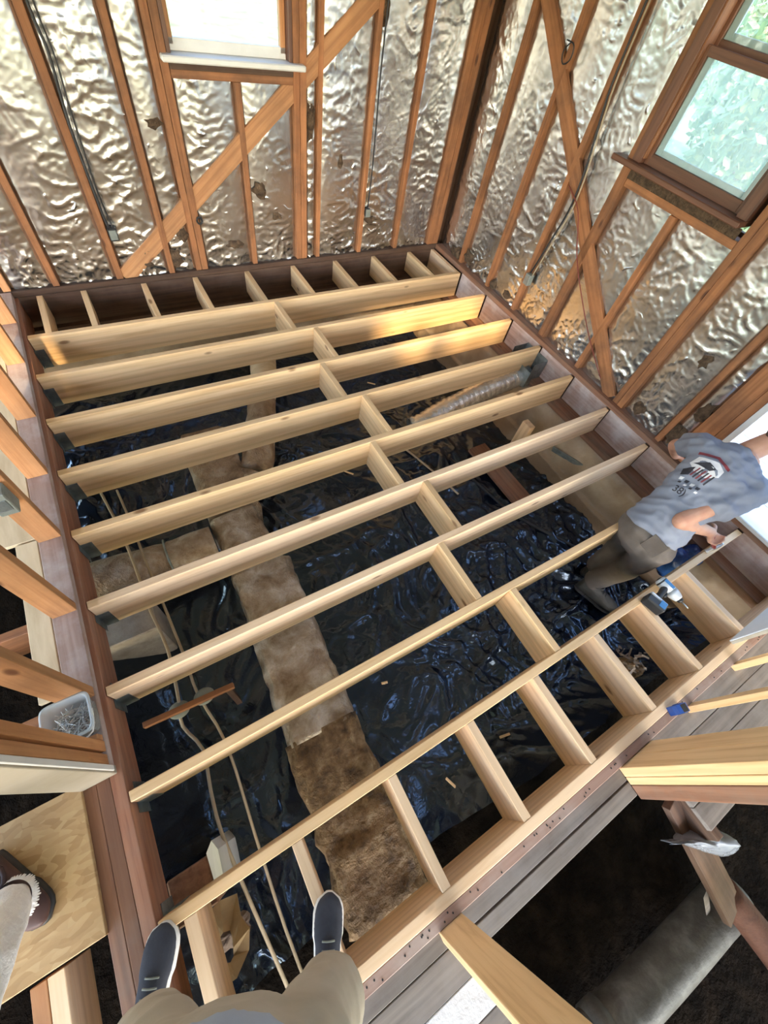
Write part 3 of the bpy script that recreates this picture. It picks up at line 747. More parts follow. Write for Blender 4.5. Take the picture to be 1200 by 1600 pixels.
# ================================================================== THINGS
# ---- black plastic over the ground
nx, ny = 240, 290
X, Y = np.meshgrid(np.linspace(-0.16, 3.37, nx), np.linspace(0.36, -3.70, ny), indexing='ij')
def plastic_z(X, Y):
    rough = 0.35 + 0.9 * np.clip((X - 1.4) / 1.0, 0, 1) * np.clip((-Y - 1.9) / 0.8, 0, 1) + 0.5 * np.clip(pn(X * 1.1, Y * 1.1, 2) * 2 + 0.2, 0, 1)
    wx = pn(X * 2.3, Y * 2.3, 11) * 0.9; wy = pn(X * 2.3, Y * 2.3, 12) * 0.9
    def rp(a, b, s_, p): return np.clip(ridged(a, b, s_), 0, 1) ** p
    h = 0.040 * rp(X * 2.6 + wx, Y * 2.0 + wy, 21, 4) + 0.026 * rp(X * 6.3 + wy * 2, Y * 4.1 + wx * 2, 22, 4) + 0.012 * rp(X * 13 + wx * 4, Y * 9 + wy * 4, 23, 3) + 0.004 * ridged(X * 24 + wy * 5, Y * 17 + wx * 5, 24)
    z = GZ + h * rough + 0.025 * fbm(X * 1.3, Y * 1.3, 5, 3)
    z = z + 0.34 * np.clip((0.16 - X) / 0.32, 0, 1) ** 1.5 * np.clip((-Y - 1.2) / 0.8, 0, 1)
    z = z + 0.30 * np.clip((-Y - 3.42) / 0.28, 0, 1) ** 1.6 * np.clip((X - 1.1) / 0.5, 0, 1)
    return z
tag(grid_obj('vapor_barrier', np.stack([X, Y, plastic_z(X, Y)], 2), POLY), 'wrinkled black plastic sheet spread over the crawlspace ground', 'plastic sheet')
def ground_at(x, y): return float(plastic_z(np.array([float(x)]), np.array([float(y)]))[0])

# ---- wrapped ducts
def box_duct(name, path, hw, top, bot, mat, parent, seed=0, crinkle=0.012):
    """rounded rectangular wrapped duct along a list of (x, y)"""
    th = np.linspace(0, 2 * np.pi, 41)[:-1]
    L = []
    for i in range(len(path) - 1):
        a, b = path[i], path[i + 1]; k = max(2, int(math.hypot(b[0] - a[0], b[1] - a[1]) / 0.025))
        for q in range(k): L.append((a[0] + (b[0] - a[0]) * q / k, a[1] + (b[1] - a[1]) * q / k, i + q / k))
    L.append((*path[-1], len(path) - 1))
    P = np.zeros((len(L) + 2, len(th), 3))
    ex = 0.36
    cs = np.sign(np.cos(th)) * np.abs(np.cos(th)) ** ex; sn = np.sign(np.sin(th)) * np.abs(np.sin(th)) ** ex
    for i, (x, y, t) in enumerate(L):
        j = min(i + 1, len(L) - 1); k = max(i - 1, 0)
        dx, dy = L[j][0] - L[k][0], L[j][1] - L[k][1]; m = math.hypot(dx, dy); nxv, nyv = -dy / m, dx / m
        s_ = i * 0.025
        w = crinkle * (ridged(np.full_like(th, s_ * 5), np.cos(th) * 2 + seed, 3 + seed) + 0.8 * fbm(np.full_like(th, s_ * 6) + np.cos(th), np.sin(th) * 3, 8 + seed, 3))
        seam = 0.006 * (abs(((s_ * 1.6) % 1) - 0.5) < 0.03)
        rr = hw + w - seam
        P[i + 1, :, 0] = x + nxv * cs * rr; P[i + 1, :, 1] = y + nyv * cs * rr
        P[i + 1, :, 2] = (top + bot) / 2 + sn * ((top - bot) / 2 + w - seam)
    P[0] = P[1].mean(0); P[-1] = P[-2].mean(0)
    return grid_obj(name, P.transpose(1, 0, 2), mat, parent, True, True)
dt = empty('trunk_duct', (0.77, -2.7, GZ), 'long rectangular duct wrapped in brown kraft paper across the crawlspace', 'duct')
box_duct('wrap_section', [(0.70, -3.74), (0.735, -2.965)], 0.18, -0.40, GZ + 0.01, KRAFT_DIRTY, dt, 1, 0.02)
box_duct('wrap_section', [(0.735, -2.985), (0.765, -2.40)], 0.175, -0.395, GZ + 0.01, KRAFT_SHINY, dt, 2, 0.013)
box_duct('wrap_section', [(0.765, -2.385), (0.79, -1.98)], 0.175, -0.40, GZ + 0.01, KRAFT_SHINY, dt, 3)
box_duct('wrap_section', [(0.78, -1.965), (0.76, -1.55)], 0.15, -0.41, GZ + 0.01, KRAFT_SHINY, dt, 4, 0.01)
box_duct('wrap_section', [(0.78, -1.53), (0.80, -0.78)], 0.165, -0.42, GZ + 0.01, KRAFT, dt, 5)
bd = empty('branch_duct', (0.3, -1.66, GZ), 'short brown paper branch duct joining the trunk duct from the left girder', 'duct')
tube('wrap_section', [(-0.13, -1.66, -0.47), (0.1, -1.67, -0.47), (0.33, -1.685, -0.47)], [0.115, 0.11, 0.105], KRAFT, bd, 16, True, 6, 0.12)
tube('wrap_section', [(0.335, -1.685, -0.47), (0.46, -1.69, -0.47), (0.595, -1.69, -0.47)], [0.112, 0.115, 0.112], KRAFT_SHINY, bd, 16, True, 6, 0.12)
tube('hanger_strap', [(0.33, -1.56, -0.52), (0.33, -1.60, -0.385), (0.33, -1.69, -0.350), (0.33, -1.78, -0.385), (0.33, -1.82, -0.52)], 0.006, GALV, bd, 6)
rd = empty('round_duct', (1.3, -0.6, GZ), 'tan paper wrapped round duct running towards the back wall', 'duct')
tube('wrap_section', [(1.03, -1.22, -0.52), (1.16, -0.95, -0.5), (1.33, -0.55, -0.5)], [0.12, 0.115, 0.11], KRAFT, rd, 16, True, 7, 0.1)
tube('wrap_section', [(1.335, -0.54, -0.5), (1.46, -0.25, -0.5), (1.56, 0.05, -0.5)], [0.105, 0.11, 0.11], PLY, rd, 16, True, 7, 0.08)
tube('collar', [(0.93, -1.33, -0.54), (1.0, -1.25, -0.525)], [0.11, 0.118], KRAFT_SHINY, rd, 18)
# foil flexible duct with its metal boot by the right sill
fd = empty('flex_duct', (2.9, -1.3, GZ), 'silver foil flexible duct crossing between joists near the right sill', 'duct')
pts, rads = [], []
for i in range(70):
    t = i / 69
    pts.append((2.30 + 1.20 * t, -1.36 + 0.10 * t + 0.03 * math.sin(t * 3), -0.40 + 0.13 * t)); rads.append(0.088 + 0.005 * math.sin(i * 1.9))
tube('sleeve', pts, rads, FLEX, fd, 18, True, 1, 0.12)
tube('collar', [(3.47, -1.26, -0.275), (3.55, -1.255, -0.265)], [0.096, 0.096], GALV, fd, 20)
mb = empty('duct_boot', (3.54, -1.2, -0.3), 'open galvanised sheet metal duct boot below the right sill', 'duct boot')
for (a, b, c, d, e, f_) in ((3.44, 3.595, -1.375, -1.372, -0.30, -0.06), (3.44, 3.595, -1.105, -1.102, -0.30, -0.06), (3.44, 3.443, -1.372, -1.105, -0.30, -0.14), (3.592, 3.595, -1.372, -1.105, -0.30, -0.05), (3.443, 3.592, -1.372, -1.105, -0.30, -0.297)):
    abox('sheet', a, b, c, d, e, f_, GALV, mb, None, 0.0005)
for y_, m_ in ((-1.755, WHITE), (-1.70, PINE_W)):
    pass
tag(abox('pine_offcut', 3.24, 3.30, -1.76, -1.66, GZ + 0.03, -0.37, PINE_W, None, 'z'), 'short pale pine offcut standing upright against the brown foundation', 'offcut')
tag(board('metal_track', (3.42, -1.95, -0.50), (3.46, -2.24, -0.44), 0.05, 0.012, GALV), 'thin grey metal strip lying on the foundation slope', 'metal strip')

# ---- plank, pipe and bits on the plastic
z = max(ground_at(2.93, -1.7), ground_at(2.97, -2.2), ground_at(2.95, -1.95)) + 0.03
tag(board('old_plank', (2.945, -1.55, z), (2.955, -2.22, z), 0.03, 0.19, BEAM), 'reddish old plank lying flat on the black plastic by the right wall', 'plank')
tag(tube('hose', [(x, y, ground_at(x, y) + 0.012) for x, y in ((2.66, -1.55), (2.72, -1.9), (2.80, -2.25), (2.93, -2.52), (3.05, -2.70), (3.14, -2.80))], 0.011, BLACK), 'thin dark hose curving over the plastic beside the old plank', 'hose')
tag(tube('hose', [(x, y, ground_at(x, y) + 0.012) for x, y in ((2.2, -1.0), (2.33, -1.28), (2.42, -1.62), (2.50, -1.9))], 0.009, CABLE), 'thin pale cord lying on the plastic under the flexible duct', 'cord')
rnd = random.Random(5)
chips = [(1.266, -3.535, 0.035), (1.748, -1.343, 0.04), (2.466, -0.426, 0.04), (1.673, -3.50, 0.035), (1.5, -3.34, 0.022), (1.2, -2.9, 0.02), (1.75, -2.75, 0.02), (2.3, -2.9, 0.018), (1.15, -1.75, 0.02)]
chip_says = ['pale wood chip on the plastic in the second near bay right of the trunk duct', 'pale wood chip on the plastic below the fourth joist from the back wall', 'pale wood chip on the plastic under the sunlit joist ends',
             'pale wood chip on the plastic in the third near bay right of the trunk duct', 'small wood chip on the plastic just behind the last joist', 'small wood chip on the plastic closest to the right side of the trunk duct',
             'small wood chip on the plastic beside the blocking behind the eighth joist', 'tiny wood chip on the plastic closest to the worker boots', 'small wood chip on the plastic between trunk duct and blocking amid the fifth bay']
for (x, y, L), says in zip(chips, chip_says):
    a = rnd.uniform(0, 3.1); z = ground_at(x, y) + 0.014
    tag(board('wood_chip', (x - L * math.cos(a), y - L * math.sin(a), z), (x + L * math.cos(a), y + L * math.sin(a), z), 0.007, 0.014, PINE), says, 'wood chip', 'wood chips on the plastic')
# heap of torn insulation against the girder
def heap(name, cx, cy, r, h, mat, seed, base=None):
    nr, na = 14, 26; V, F = [], []
    rr = random.Random(seed)
    for i in range(nr):
        for k in range(na):
            th = 2 * math.pi * k / na; q = r * (i + 0.3) / nr * (0.8 + 0.3 * mnoise.noise(Vector((math.cos(th) * 2, math.sin(th) * 2, seed))))
            x, y = cx + q * math.cos(th), cy + q * math.sin(th) * 0.7
            zz = (ground_at(x, y) if base is None else base) - 0.01 + h * max(0, 1 - (i / (nr - 1)) ** 1.3) * (0.75 + 0.5 * mnoise.noise(Vector((x * 14, y * 14, seed)))) + 0.018 * mnoise.noise(Vector((x * 45, y * 45, seed)))
            V.append((x, y, zz))
    for i in range(nr - 1):
        for k in range(na): F.append((i * na + k, i * na + (k + 1) % na, (i + 1) * na + (k + 1) % na, (i + 1) * na + k))
    F.append(tuple(range(na)))
    return mesh_obj(name, V, F, mat, None, False)
dh = tag(heap('debris_heap', 2.62, -3.575, 0.16, 0.09, mottled('mixed_debris', (0.10, 0.06, 0.03), (0.32, 0.22, 0.12), (0.62, 0.52, 0.38), 22, 0.9, 0, 0.6, 50, 0.01), 3), 'heap of broken wood and insulation crumbs beside the near girder', 'debris', None, 'stuff')

bm = bmesh.new(); rn = random.Random(12)
for i in range(36):
    x = 2.62 + rn.gauss(0, 0.07); y = -3.575 + rn.gauss(0, 0.045)
    r_ = bmesh.ops.create_cube(bm, size=1)
    Mx = Matrix.Translation((x, y, ground_at(x, y) + 0.05 + rn.random() * 0.06)) @ Matrix.Rotation(rn.uniform(0, 6.3), 4, 'Z') @ Matrix.Rotation(rn.gauss(0, 0.5), 4, 'Y') @ Matrix.Diagonal((rn.uniform(0.02, 0.075), rn.uniform(0.006, 0.018), 0.005, 1))
    bmesh.ops.transform(bm, matrix=Mx, verts=r_['verts'])
me = bpy.data.meshes.new('splinters'); bm.to_mesh(me); bm.free(); me.materials.append(KRAFT_SHINY)
tag(link('splinters', me, dh), None, None, None, 'stuff')

# ---- left crawlspace: pier, cables, stick, insulators, torn board
tag(abox('pier_block', -0.12, 0.185, -2.13, -1.93, -0.80, -0.35, BLOCKM, None, 'x', 0.006), 'pale concrete pier block standing under the left girder', 'block')
tag(tube('cable', [(0.085, -1.1, -0.40), (0.14, -1.45, -0.345), (0.165, -1.75, -0.335), (0.17, -1.98, -0.335), (0.195, -2.26, -0.36), (0.177, -2.53, -0.36), (0.15, -2.63, -0.43), (0.2, -2.77, -0.45), (0.18, -2.95, -0.46), (0.173, -3.12, -0.46), (0.19, -3.40, -0.52), (0.21, -3.72, -0.62), (0.22, -4.0, -0.74)], 0.008, CABLE), 'kinked tan cable under the loose stick nearest the left girder', 'cable')
tag(tube('cable', [(0.17, -1.1, -0.42), (0.20, -1.4, -0.36), (0.222, -1.75, -0.335), (0.232, -1.95, -0.37), (0.256, -2.33, -0.37), (0.262, -2.54, -0.37), (0.30, -2.8, -0.48), (0.28, -3.2, -0.60), (0.27, -3.6, -0.66), (0.28, -4.0, -0.75)], 0.007, CABLE), 'tan cable running beside the kinked cable, nearer the trunk duct', 'cable')
st = tag(board('loose_stick', (0.02, -2.57, -0.325), (0.43, -2.59, -0.325), 0.035, 0.026, OLD), 'reddish wooden stick laid across the tan cables', 'stick')
for (x, y, w) in ((0.165, -2.565, 'left'), (0.285, -2.56, 'right')):
    v, f = ball((x, y, -0.375), 0.05, (1, 0.8, 0.55))
    nm = 'grey round cable insulator under the stick, %s' % ('nearer the left girder' if w == 'left' else 'nearer the trunk duct')
    tag(mesh_obj('insulator', v, f, PLAST_G), nm, 'insulator')
tag(board('support_post', (0.40, -2.585, GZ), (0.40, -2.585, -0.343), 0.03, 0.03, DARKW, None, (0, 1, 0)), 'thin dark post under the end of the loose stick', 'post')
tag(abox('old_block', -0.03, 0.125, -3.33, -3.17, -0.78, -0.30, BEAM, None, 'z', 0.006), 'rough brown timber post by the left girder below the last joist', 'post')
cr = tag(prism('white_board_scrap', [(0.128, -3.30, -0.30), (0.165, -3.31, -0.27), (0.178, -3.17, -0.26), (0.16, -3.13, -0.28), (0.127, -3.16, -0.30)], (0.0, 0.0, -0.47), WHITE), 'ragged white board scrap beside the brown timber post', 'board scrap')
# torn tan board with a hole
ring = [(0.055, -3.345), (0.11, -3.335), (0.17, -3.35), (0.165, -3.42), (0.185, -3.47), (0.16, -3.53), (0.10, -3.575), (0.04, -3.57), (0.02, -3.50), (0.03, -3.42)]
hole = [(0.075, -3.44), (0.095, -3.43), (0.115, -3.44), (0.118, -3.465), (0.115, -3.49), (0.105, -3.515), (0.09, -3.525), (0.072, -3.515), (0.065, -3.49), (0.065, -3.46)]
V = []; n = len(ring)
for dz in (0, -0.012):
    for r_ in (ring, hole):
        for i, (x, y) in enumerate(r_): V.append((x, y, -0.40 + dz + 0.012 * math.sin(i * 2.1) - 0.15 * (y + 3.35)))
F = []
for i in range(n):
    j = (i + 1) % n
    F += [(i, j, n + j, n + i), (2 * n + i, 3 * n + i, 3 * n + j, 2 * n + j), (i, 2 * n + i, 2 * n + j, j), (n + i, n + j, 3 * n + j, 3 * n + i)]
tag(mesh_obj('torn_board', V, F, mottled('torn_fibreboard', (0.26, 0.17, 0.08), (0.40, 0.28, 0.14), None, 8, 0.8, 0, 0.3), None, False), 'torn tan fibreboard with a ragged hole below the photographer', 'board scrap')
tag(heap('post_stack', 0.10, -3.46, 0.10, 0.06, BARK, 9, -0.50), 'dark rubble heap under the torn fibreboard', 'rubble', None, 'stuff')

# ---- the dark pit: pipe, rotten timber, plastic bag
pp = empty('drain_pipe', (1.75, -4.7, GZ), 'fat grey dusty pipe lying in the dark pit', 'pipe')
tube('barrel', [(0.9, -4.60, -0.66), (1.6, -4.65, -0.66), (2.30, -4.69, -0.66)], 0.105, PVC, pp, 22, True, 6, 0.02)
tube('coupling', [(1.28, -4.63, -0.66), (1.36, -4.635, -0.66)], 0.115, PVC, pp, 22)
tb = empty('rotten_timber', (2.1, -4.4, GZ), 'old brown timber leaning across the pit beside the pipe', 'timber')
board('plank', (1.98, -4.00, -0.10), (2.12, -4.62, -0.48), 0.035, 0.14, DARKW, tb)
board('plank', (2.06, -4.0, -0.14), (2.19, -4.66, -0.52), 0.03, 0.05, DARKW, tb)
tag(tube('rusty_pipe', [(2.16, -4.55, -0.50), (2.22, -4.78, -0.56), (2.25, -5.0, -0.6)], 0.07, RUST, None, 16), 'rusty round pipe stub at the end of the leaning timber', 'pipe')
tag(prism('splinter', [(2.02, -4.50, -0.46), (2.05, -4.48, -0.44), (2.08, -4.66, -0.62), (2.06, -4.70, -0.66)], (0.012, 0.004, 0), GREY), 'pale pointed board splinter hanging beside the leaning timber', 'splinter')
# crumpled clear plastic bag on the timber
nu, nv = 26, 20
U, Vv = np.meshgrid(np.linspace(0, 1, nu), np.linspace(0, 1, nv), indexing='ij')
wid = 0.025 + 0.09 * np.clip((U - 0.25) / 0.6, 0, 1) ** 0.8
bxx = 1.86 + 0.27 * U - 0.03 * Vv; byy = -4.10 - 0.15 * U + (Vv - 0.5) * 2 * wid * 0.75 - 0.02
bzz = -0.18 + 0.09 * np.sin(np.pi * Vv) * (0.5 + U) - 0.08 * U + 0.02 * ridged(U * 4, Vv * 4, 3) + 0.012 * ridged(U * 11, Vv * 9, 4)
o = grid_obj('plastic_bag', np.stack([bxx, byy, bzz], 2), BAGM)
sm = o.modifiers.new('thickness', 'SOLIDIFY'); sm.thickness = 0.002
tag(o, 'crumpled clear plastic bag caught on the timber in the pit', 'plastic bag')

# ---- electrical bits on the walls
def cable(name, pts, r, mat, label): return tag(tube(name, pts, r, mat, None, 7, True, 4), label, 'cable')
yb = YB - 0.012
cable('cable', [(x, yb, z) for x, z in ((0.72, 2.3), (0.715, 1.7), (0.709, 1.367), (0.723, 1.218), (0.707, 1.048), (0.698, 0.913), (0.700, 0.669), (0.705, 0.438), (0.715, 0.39))], 0.008, BLACK, 'thick black cable down the back wall left of the window')
cable('cable', [(x, yb, z) for x, z in ((0.75, 2.3), (0.742, 1.7), (0.736, 1.369), (0.745, 1.196), (0.732, 1.023), (0.726, 0.87), (0.72, 0.601), (0.733, 0.41), (0.728, 0.39))], 0.005, BLACK, 'thinner black cable beside the thick one left of the back window')
cable('cable', [(x, yb, z) for x, z in ((2.745, 2.3), (2.735, 1.559), (2.732, 1.214), (2.74, 0.938), (2.745, 0.659), (2.738, 0.41))], 0.006, BLACK, 'black cable on the back wall nearest the foil corner')
xr = XR - 0.012
cable('cable', [(xr, y, z) for y, z in ((-0.80, 0.39), (-0.854, 0.665), (-0.89, 0.872), (-0.885, 1.025), (-0.862, 1.18), (-0.80, 1.458), (-0.785, 1.693), (-0.78, 2.2))], 0.007, BLACK, 'black cable climbing the right wall from the grey switch box')
cable('cable', [(xr - 0.004, y, z) for y, z in ((-0.83, 0.38), (-0.88, 0.665), (-0.915, 0.872), (-0.91, 1.025), (-0.885, 1.18), (-0.825, 1.458), (-0.81, 1.693), (-0.80, 2.2))], 0.0055, CABLE, 'tan cable alongside the black cable on the right wall')
cable('wire', [(xr - 0.02, y, z) for y, z in ((-0.817, 1.003), (-0.982, 0.911), (-1.145, 0.688), (-1.338, 0.506), (-1.597, 0.298), (-1.852, 0.132))], 0.004, REDWIRE, 'thin dark red wire drooping over the right wall brace')
cable('wire_loop', [(xr - 0.01, y, z) for y, z in ((-0.33, 1.60), (-0.40, 1.59), (-0.41, 1.53), (-0.36, 1.50), (-0.33, 1.55), (-0.37, 1.60))], 0.004, BLACK, 'small black wire loop high on the right wall brace')
def ebox(name, x0, x1, y0, y1, z0, z1, mat, label, n_):
    e = empty(name, ((x0 + x1) / 2, (y0 + y1) / 2, z0), label, 'electrical box')
    abox('housing', x0, x1, y0, y1, z0, z1, mat, e, None, 0.004)
    n_ = Vector(n_); c = Vector(((x0 + x1) / 2, (y0 + y1) / 2, (z0 + z1) / 2)) + n_ * 0.5 * abs(n_.dot(Vector((x1 - x0, y1 - y0, z1 - z0))))
    s_ = Vector((0.045, 0.045, 0.06)); q = [s_[i] / 2 if abs(n_[i]) < 0.5 else 0.003 for i in range(3)]
    abox('cover_plate', c.x - q[0], c.x + q[0], c.y - q[1], c.y + q[1], c.z - q[2], c.z + q[2], GALV if mat is not BLACK else PLAST_G, e, None, 0.001)
ebox('outlet_box', 0.695, 0.75, YB - 0.03, YB + 0.012, 0.315, 0.395, BLACK, 'small black outlet box on the back wall below the black cables', (0, -1, 0))
ebox('outlet_box', 2.725, 2.765, YB - 0.02, YB + 0.012, 0.34, 0.405, BLACK, 'tiny dark outlet box low on the back wall near the corner', (0, -1, 0))
ebox('switch_box', XR - 0.04, XR + 0.01, -0.835, -0.778, 0.30, 0.385, PLAST_G, 'grey switch box on a right wall stud below the cables', (-1, 0, 0))
ebox('junction_box', -0.10, -0.035, -1.745, -1.676, 0.36, 0.48, PLAST_G, 'grey green junction box fixed to a left partition stud', (0, -1, 0))
vr = [(1.317 + 0.018 * math.cos(t), YB - 0.004, 0.397 + 0.022 * math.sin(t)) for t in np.linspace(0, 6.28, 14)]
tag(tube('cable_bushing', vr, 0.007, BLACK, None, 7, False, 2), 'round black cable bushing in the foil beside the doubled stud', 'bushing')

# ---- nail tub on the left plate
nt = empty('nail_tub', (-0.085, -2.545, 0.043), 'clear plastic tub of loose nails between the left studs', 'tub')
def tub_ring(hx, hy, z, n=28, ex=0.35):
    return [(-0.085 + hx * math.copysign(abs(math.cos(t)) ** ex, math.cos(t)), -2.545 + hy * math.copysign(abs(math.sin(t)) ** ex, math.sin(t)), z) for t in [2 * math.pi * k / n for k in range(n)]]
rings = [(0.045, 0.045, 0.0435), (0.062, 0.062, 0.0435), (0.072, 0.070, 0.145), (0.080, 0.077, 0.146), (0.080, 0.077, 0.153), (0.070, 0.068, 0.153), (0.060, 0.060, 0.047), (0.03, 0.03, 0.047)]
P = np.array([tub_ring(*r_) for r_ in rings])
grid_obj('tub_wall', P.transpose(1, 0, 2), TUBM, nt, True, True)
tube('bail_handle', [(-0.165, -2.545, 0.15), (-0.15, -2.62, 0.135), (-0.085, -2.632, 0.125), (-0.02, -2.62, 0.135), (-0.005, -2.545, 0.15)], 0.003, WHITE, nt, 6)
bm = bmesh.new(); rn = random.Random(2)
for i in range(150):
    c = Vector((-0.085 + rn.uniform(-0.042, 0.042), -2.545 + rn.uniform(-0.042, 0.042), rn.uniform(0.056, 0.108)))
    d = Vector((rn.gauss(0, 1), rn.gauss(0, 1), rn.gauss(0, 0.35))).normalized()
    r_ = bmesh.ops.create_cone(bm, segments=5, radius1=0.0015, radius2=0.0015, depth=0.05, cap_ends=True)
    Mx = Matrix.Translation(c) @ d.to_track_quat('Z', 'Y').to_matrix().to_4x4()
    bmesh.ops.transform(bm, matrix=Mx, verts=r_['verts'])
    r_ = bmesh.ops.create_cone(bm, segments=6, radius1=0.0036, radius2=0.0036, depth=0.001, cap_ends=True)
    bmesh.ops.transform(bm, matrix=Mx @ Matrix.Translation((0, 0, 0.0255)), verts=r_['verts'])
me = bpy.data.meshes.new('nails'); bm.to_mesh(me); bm.free(); me.materials.append(STEEL)
tag(link('nails', me), 'loose steel nails piled inside the clear tub', 'nails', None, 'stuff')
abox('block', -0.112, -0.024, -2.644, -2.622, 0.043, 0.092, ORANGE, wl, 'x')
ws = tag(abox('wood_offcut', -0.40, -0.17, -2.36, -2.31, 0.002, 0.04, PINE, None, 'x'), 'short pale offcut on the floor beyond the left studs', 'offcut') if False else None

# ---- cordless impact driver on the last joist
dr = empty('impact_driver', (2.69, -3.30, 0.0), 'silver and blue cordless impact driver lying on the last joist', 'power tool')
zc = 0.036
def lathe(name, p0, d, prof, mat, parent, seg=20):
    d = Vector(d).normalized(); q = d.to_track_quat('Z', 'Y'); V, F = [], []
    for t, r in prof:
        for k in range(seg):
            th = 2 * math.pi * k / seg
            V.append(Vector(p0) + q @ Vector((r * math.cos(th), r * math.sin(th), t)))
    for i in range(len(prof) - 1):
        for k in range(seg): F.append((i * seg + k, i * seg + (k + 1) % seg, (i + 1) * seg + (k + 1) % seg, (i + 1) * seg + k))
    F.append(tuple(range(seg))[::-1]); F.append(tuple((len(prof) - 1) * seg + k for k in range(seg)))
    return mesh_obj(name, V, F, mat, parent)
ax = Vector((0.06, -1, 0)).normalized(); p0 = Vector((2.700, -3.235, zc))
lathe('motor_housing', p0, ax, [(0, 0.014), (0.004, 0.026), (0.012, 0.031), (0.05, 0.033), (0.085, 0.033)], TOOLG, dr)
lathe('motor_vent', p0 - ax * 0.002, ax, [(0, 0.012), (0.008, 0.027), (0.02, 0.0325), (0.026, 0.0325)], BLACK, dr)
lathe('gear_case', p0 + ax * 0.085, ax, [(0, 0.034), (0.02, 0.033), (0.045, 0.026), (0.055, 0.021)], TOOLG, dr)
lathe('collet', p0 + ax * 0.14, ax, [(0, 0.017), (0.012, 0.016), (0.018, 0.013)], BLACK, dr)
lathe('driver_bit', p0 + ax * 0.157, ax, [(0, 0.0045), (0.035, 0.0045), (0.045, 0.002)], STEEL, dr, 8)
h0 = p0 + ax * 0.052; h1 = Vector((2.565, -3.318, zc))
hd = (h1 - h0).normalized()
hp = []
for i in range(9):
    t = i / 8; r = 0.017 + 0.006 * math.sin(t * 5 + 0.5) * (1 - t) + 0.004 * t
    hp.append((h0 + hd * (0.015 + t * 0.115), r, r * 0.86, (0, 0, 1)))
v, f = loft(hp, 14); mesh_obj('grip', v, f, BLACK, dr)
tube('trigger', [h0 + hd * 0.04 + ax * 0.017, h0 + hd * 0.055 + ax * 0.026, h0 + hd * 0.07 + ax * 0.018], 0.008, BLACK, dr, 8)
bc = h0 + hd * 0.14; sd = Vector((0, 0, 1)).cross(hd).normalized()
def obox(name, c, d, s, u, L, w, t, mat, parent, ch=0.004):
    return board(name, c - d * L / 2, c + d * L / 2, t, w, mat, parent, u, ch)
b1 = obox('battery_pack', bc + hd * 0.028, hd, sd, (0, 0, 1), 0.05, 0.108, 0.066, BLACK, dr, 0.007)
obox('tool_foot', bc - hd * 0.006, hd, sd, (0, 0, 1), 0.018, 0.10, 0.064, TOOLG, dr, 0.005)
obox('badge', bc + hd * 0.012 + Vector((0, 0, 0.033)) + ax * 0.03, hd, sd, (0, 0, 1), 0.045, 0.035, 0.004, TOOLB, dr, 0.001)
obox('side_panel', p0 + ax * 0.05 + Vector((0, 0, 0.031)), ax, Vector((1, 0, 0)), (0, 0, 1), 0.06, 0.022, 0.006, TOOLB, dr, 0.002)

# ---- blue tape measure on the girder
tm = empty('tape_measure', (2.215, -3.742, 0.0), 'blue tape measure sitting on the near girder', 'tape measure')
V, F = [], []
cx, cy = 2.218, -3.742; dxv = Vector((1, -0.25, 0)).normalized(); dyv = Vector((0.25, 1, 0)).normalized()
prof = [(-0.038, 0), (0.038, 0), (0.038, 0.035), (0.03, 0.055), (0.012, 0.066), (-0.012, 0.066), (-0.03, 0.055), (-0.038, 0.035)]
prism('shell', [Vector((cx, cy, 0.001)) + dxv * a + Vector((0, 0, b)) - dyv * 0.019 for a, b in prof], dyv * 0.038, BLUEP, tm)
for s_ in (-1, 1):
    lathe('side_disc', Vector((cx, cy, 0.034)) + dyv * 0.0188 * s_, dyv * s_, [(0, 0.024), (0.003, 0.022), (0.004, 0.012)], BLACK if s_ < 0 else BLUEP, tm, 18)
obox('grip_pad', Vector((cx, cy, 0.0665)), dxv, dyv, (0, 0, 1), 0.03, 0.034, 0.004, BLACK, tm, 0.001)
obox('tape_hook', Vector((cx, cy, 0.008)) + dxv * 0.04, dxv, dyv, (0, 0, 1), 0.006, 0.022, 0.014, STEEL, tm, 0.0005)

# ---- hammer, bar, bag, rag near the worker
hm = empty('hammer', (3.25, -3.27, 0.0), 'red handled hammer held by the worker above the last joist', 'hammer')
hA, hB = Vector((3.06, -3.185, 0.215)), Vector((3.235, -3.262, 0.035))
tube('handle', [hA, (hA + hB) / 2, hB], [0.014, 0.014, 0.012], REDP, hm, 10)
hd_ = (hB - hA).normalized(); sd_ = hd_.cross(Vector((0, 1, 0.2))).normalized()
tube('head', [hB - sd_ * 0.05, hB - sd_ * 0.03, hB, hB + sd_ * 0.03, hB + sd_ * 0.055], [0.014, 0.011, 0.014, 0.012, 0.004], STEEL, hm, 10)
tag(tube('pry_bar', [(2.97, -3.10, -0.50), (3.20, -3.155, -0.48), (3.34, -3.15, -0.46), (3.44, -3.15, -0.42)], 0.012, REDP), 'red pry bar resting on the foundation behind the boots', 'pry bar')
v, f = ball((3.40, -3.22, -0.40), 0.15, (0.9, 0.75, 0.7))
o = organic('blue_bag', [(v, f), ball((3.33, -3.20, -0.30), 0.085), ball((3.46, -3.24, -0.29), 0.07)], 0.012, BLUEBAG, None, 3, 0.02, 16)
tag(o, 'crumpled dark blue plastic bag on the foundation by the worker', 'plastic bag')
o = organic('work_rag', [ball((3.66, -3.10, 0.092), 0.05, (1.2, 0.9, 0.32)), ball((3.70, -3.06, 0.092), 0.035, (1, 1, 0.4))], 0.006, RAG, None, 2, 0.008, 40)
tag(o, 'small crumpled pink rag on the white door threshold', 'rag')

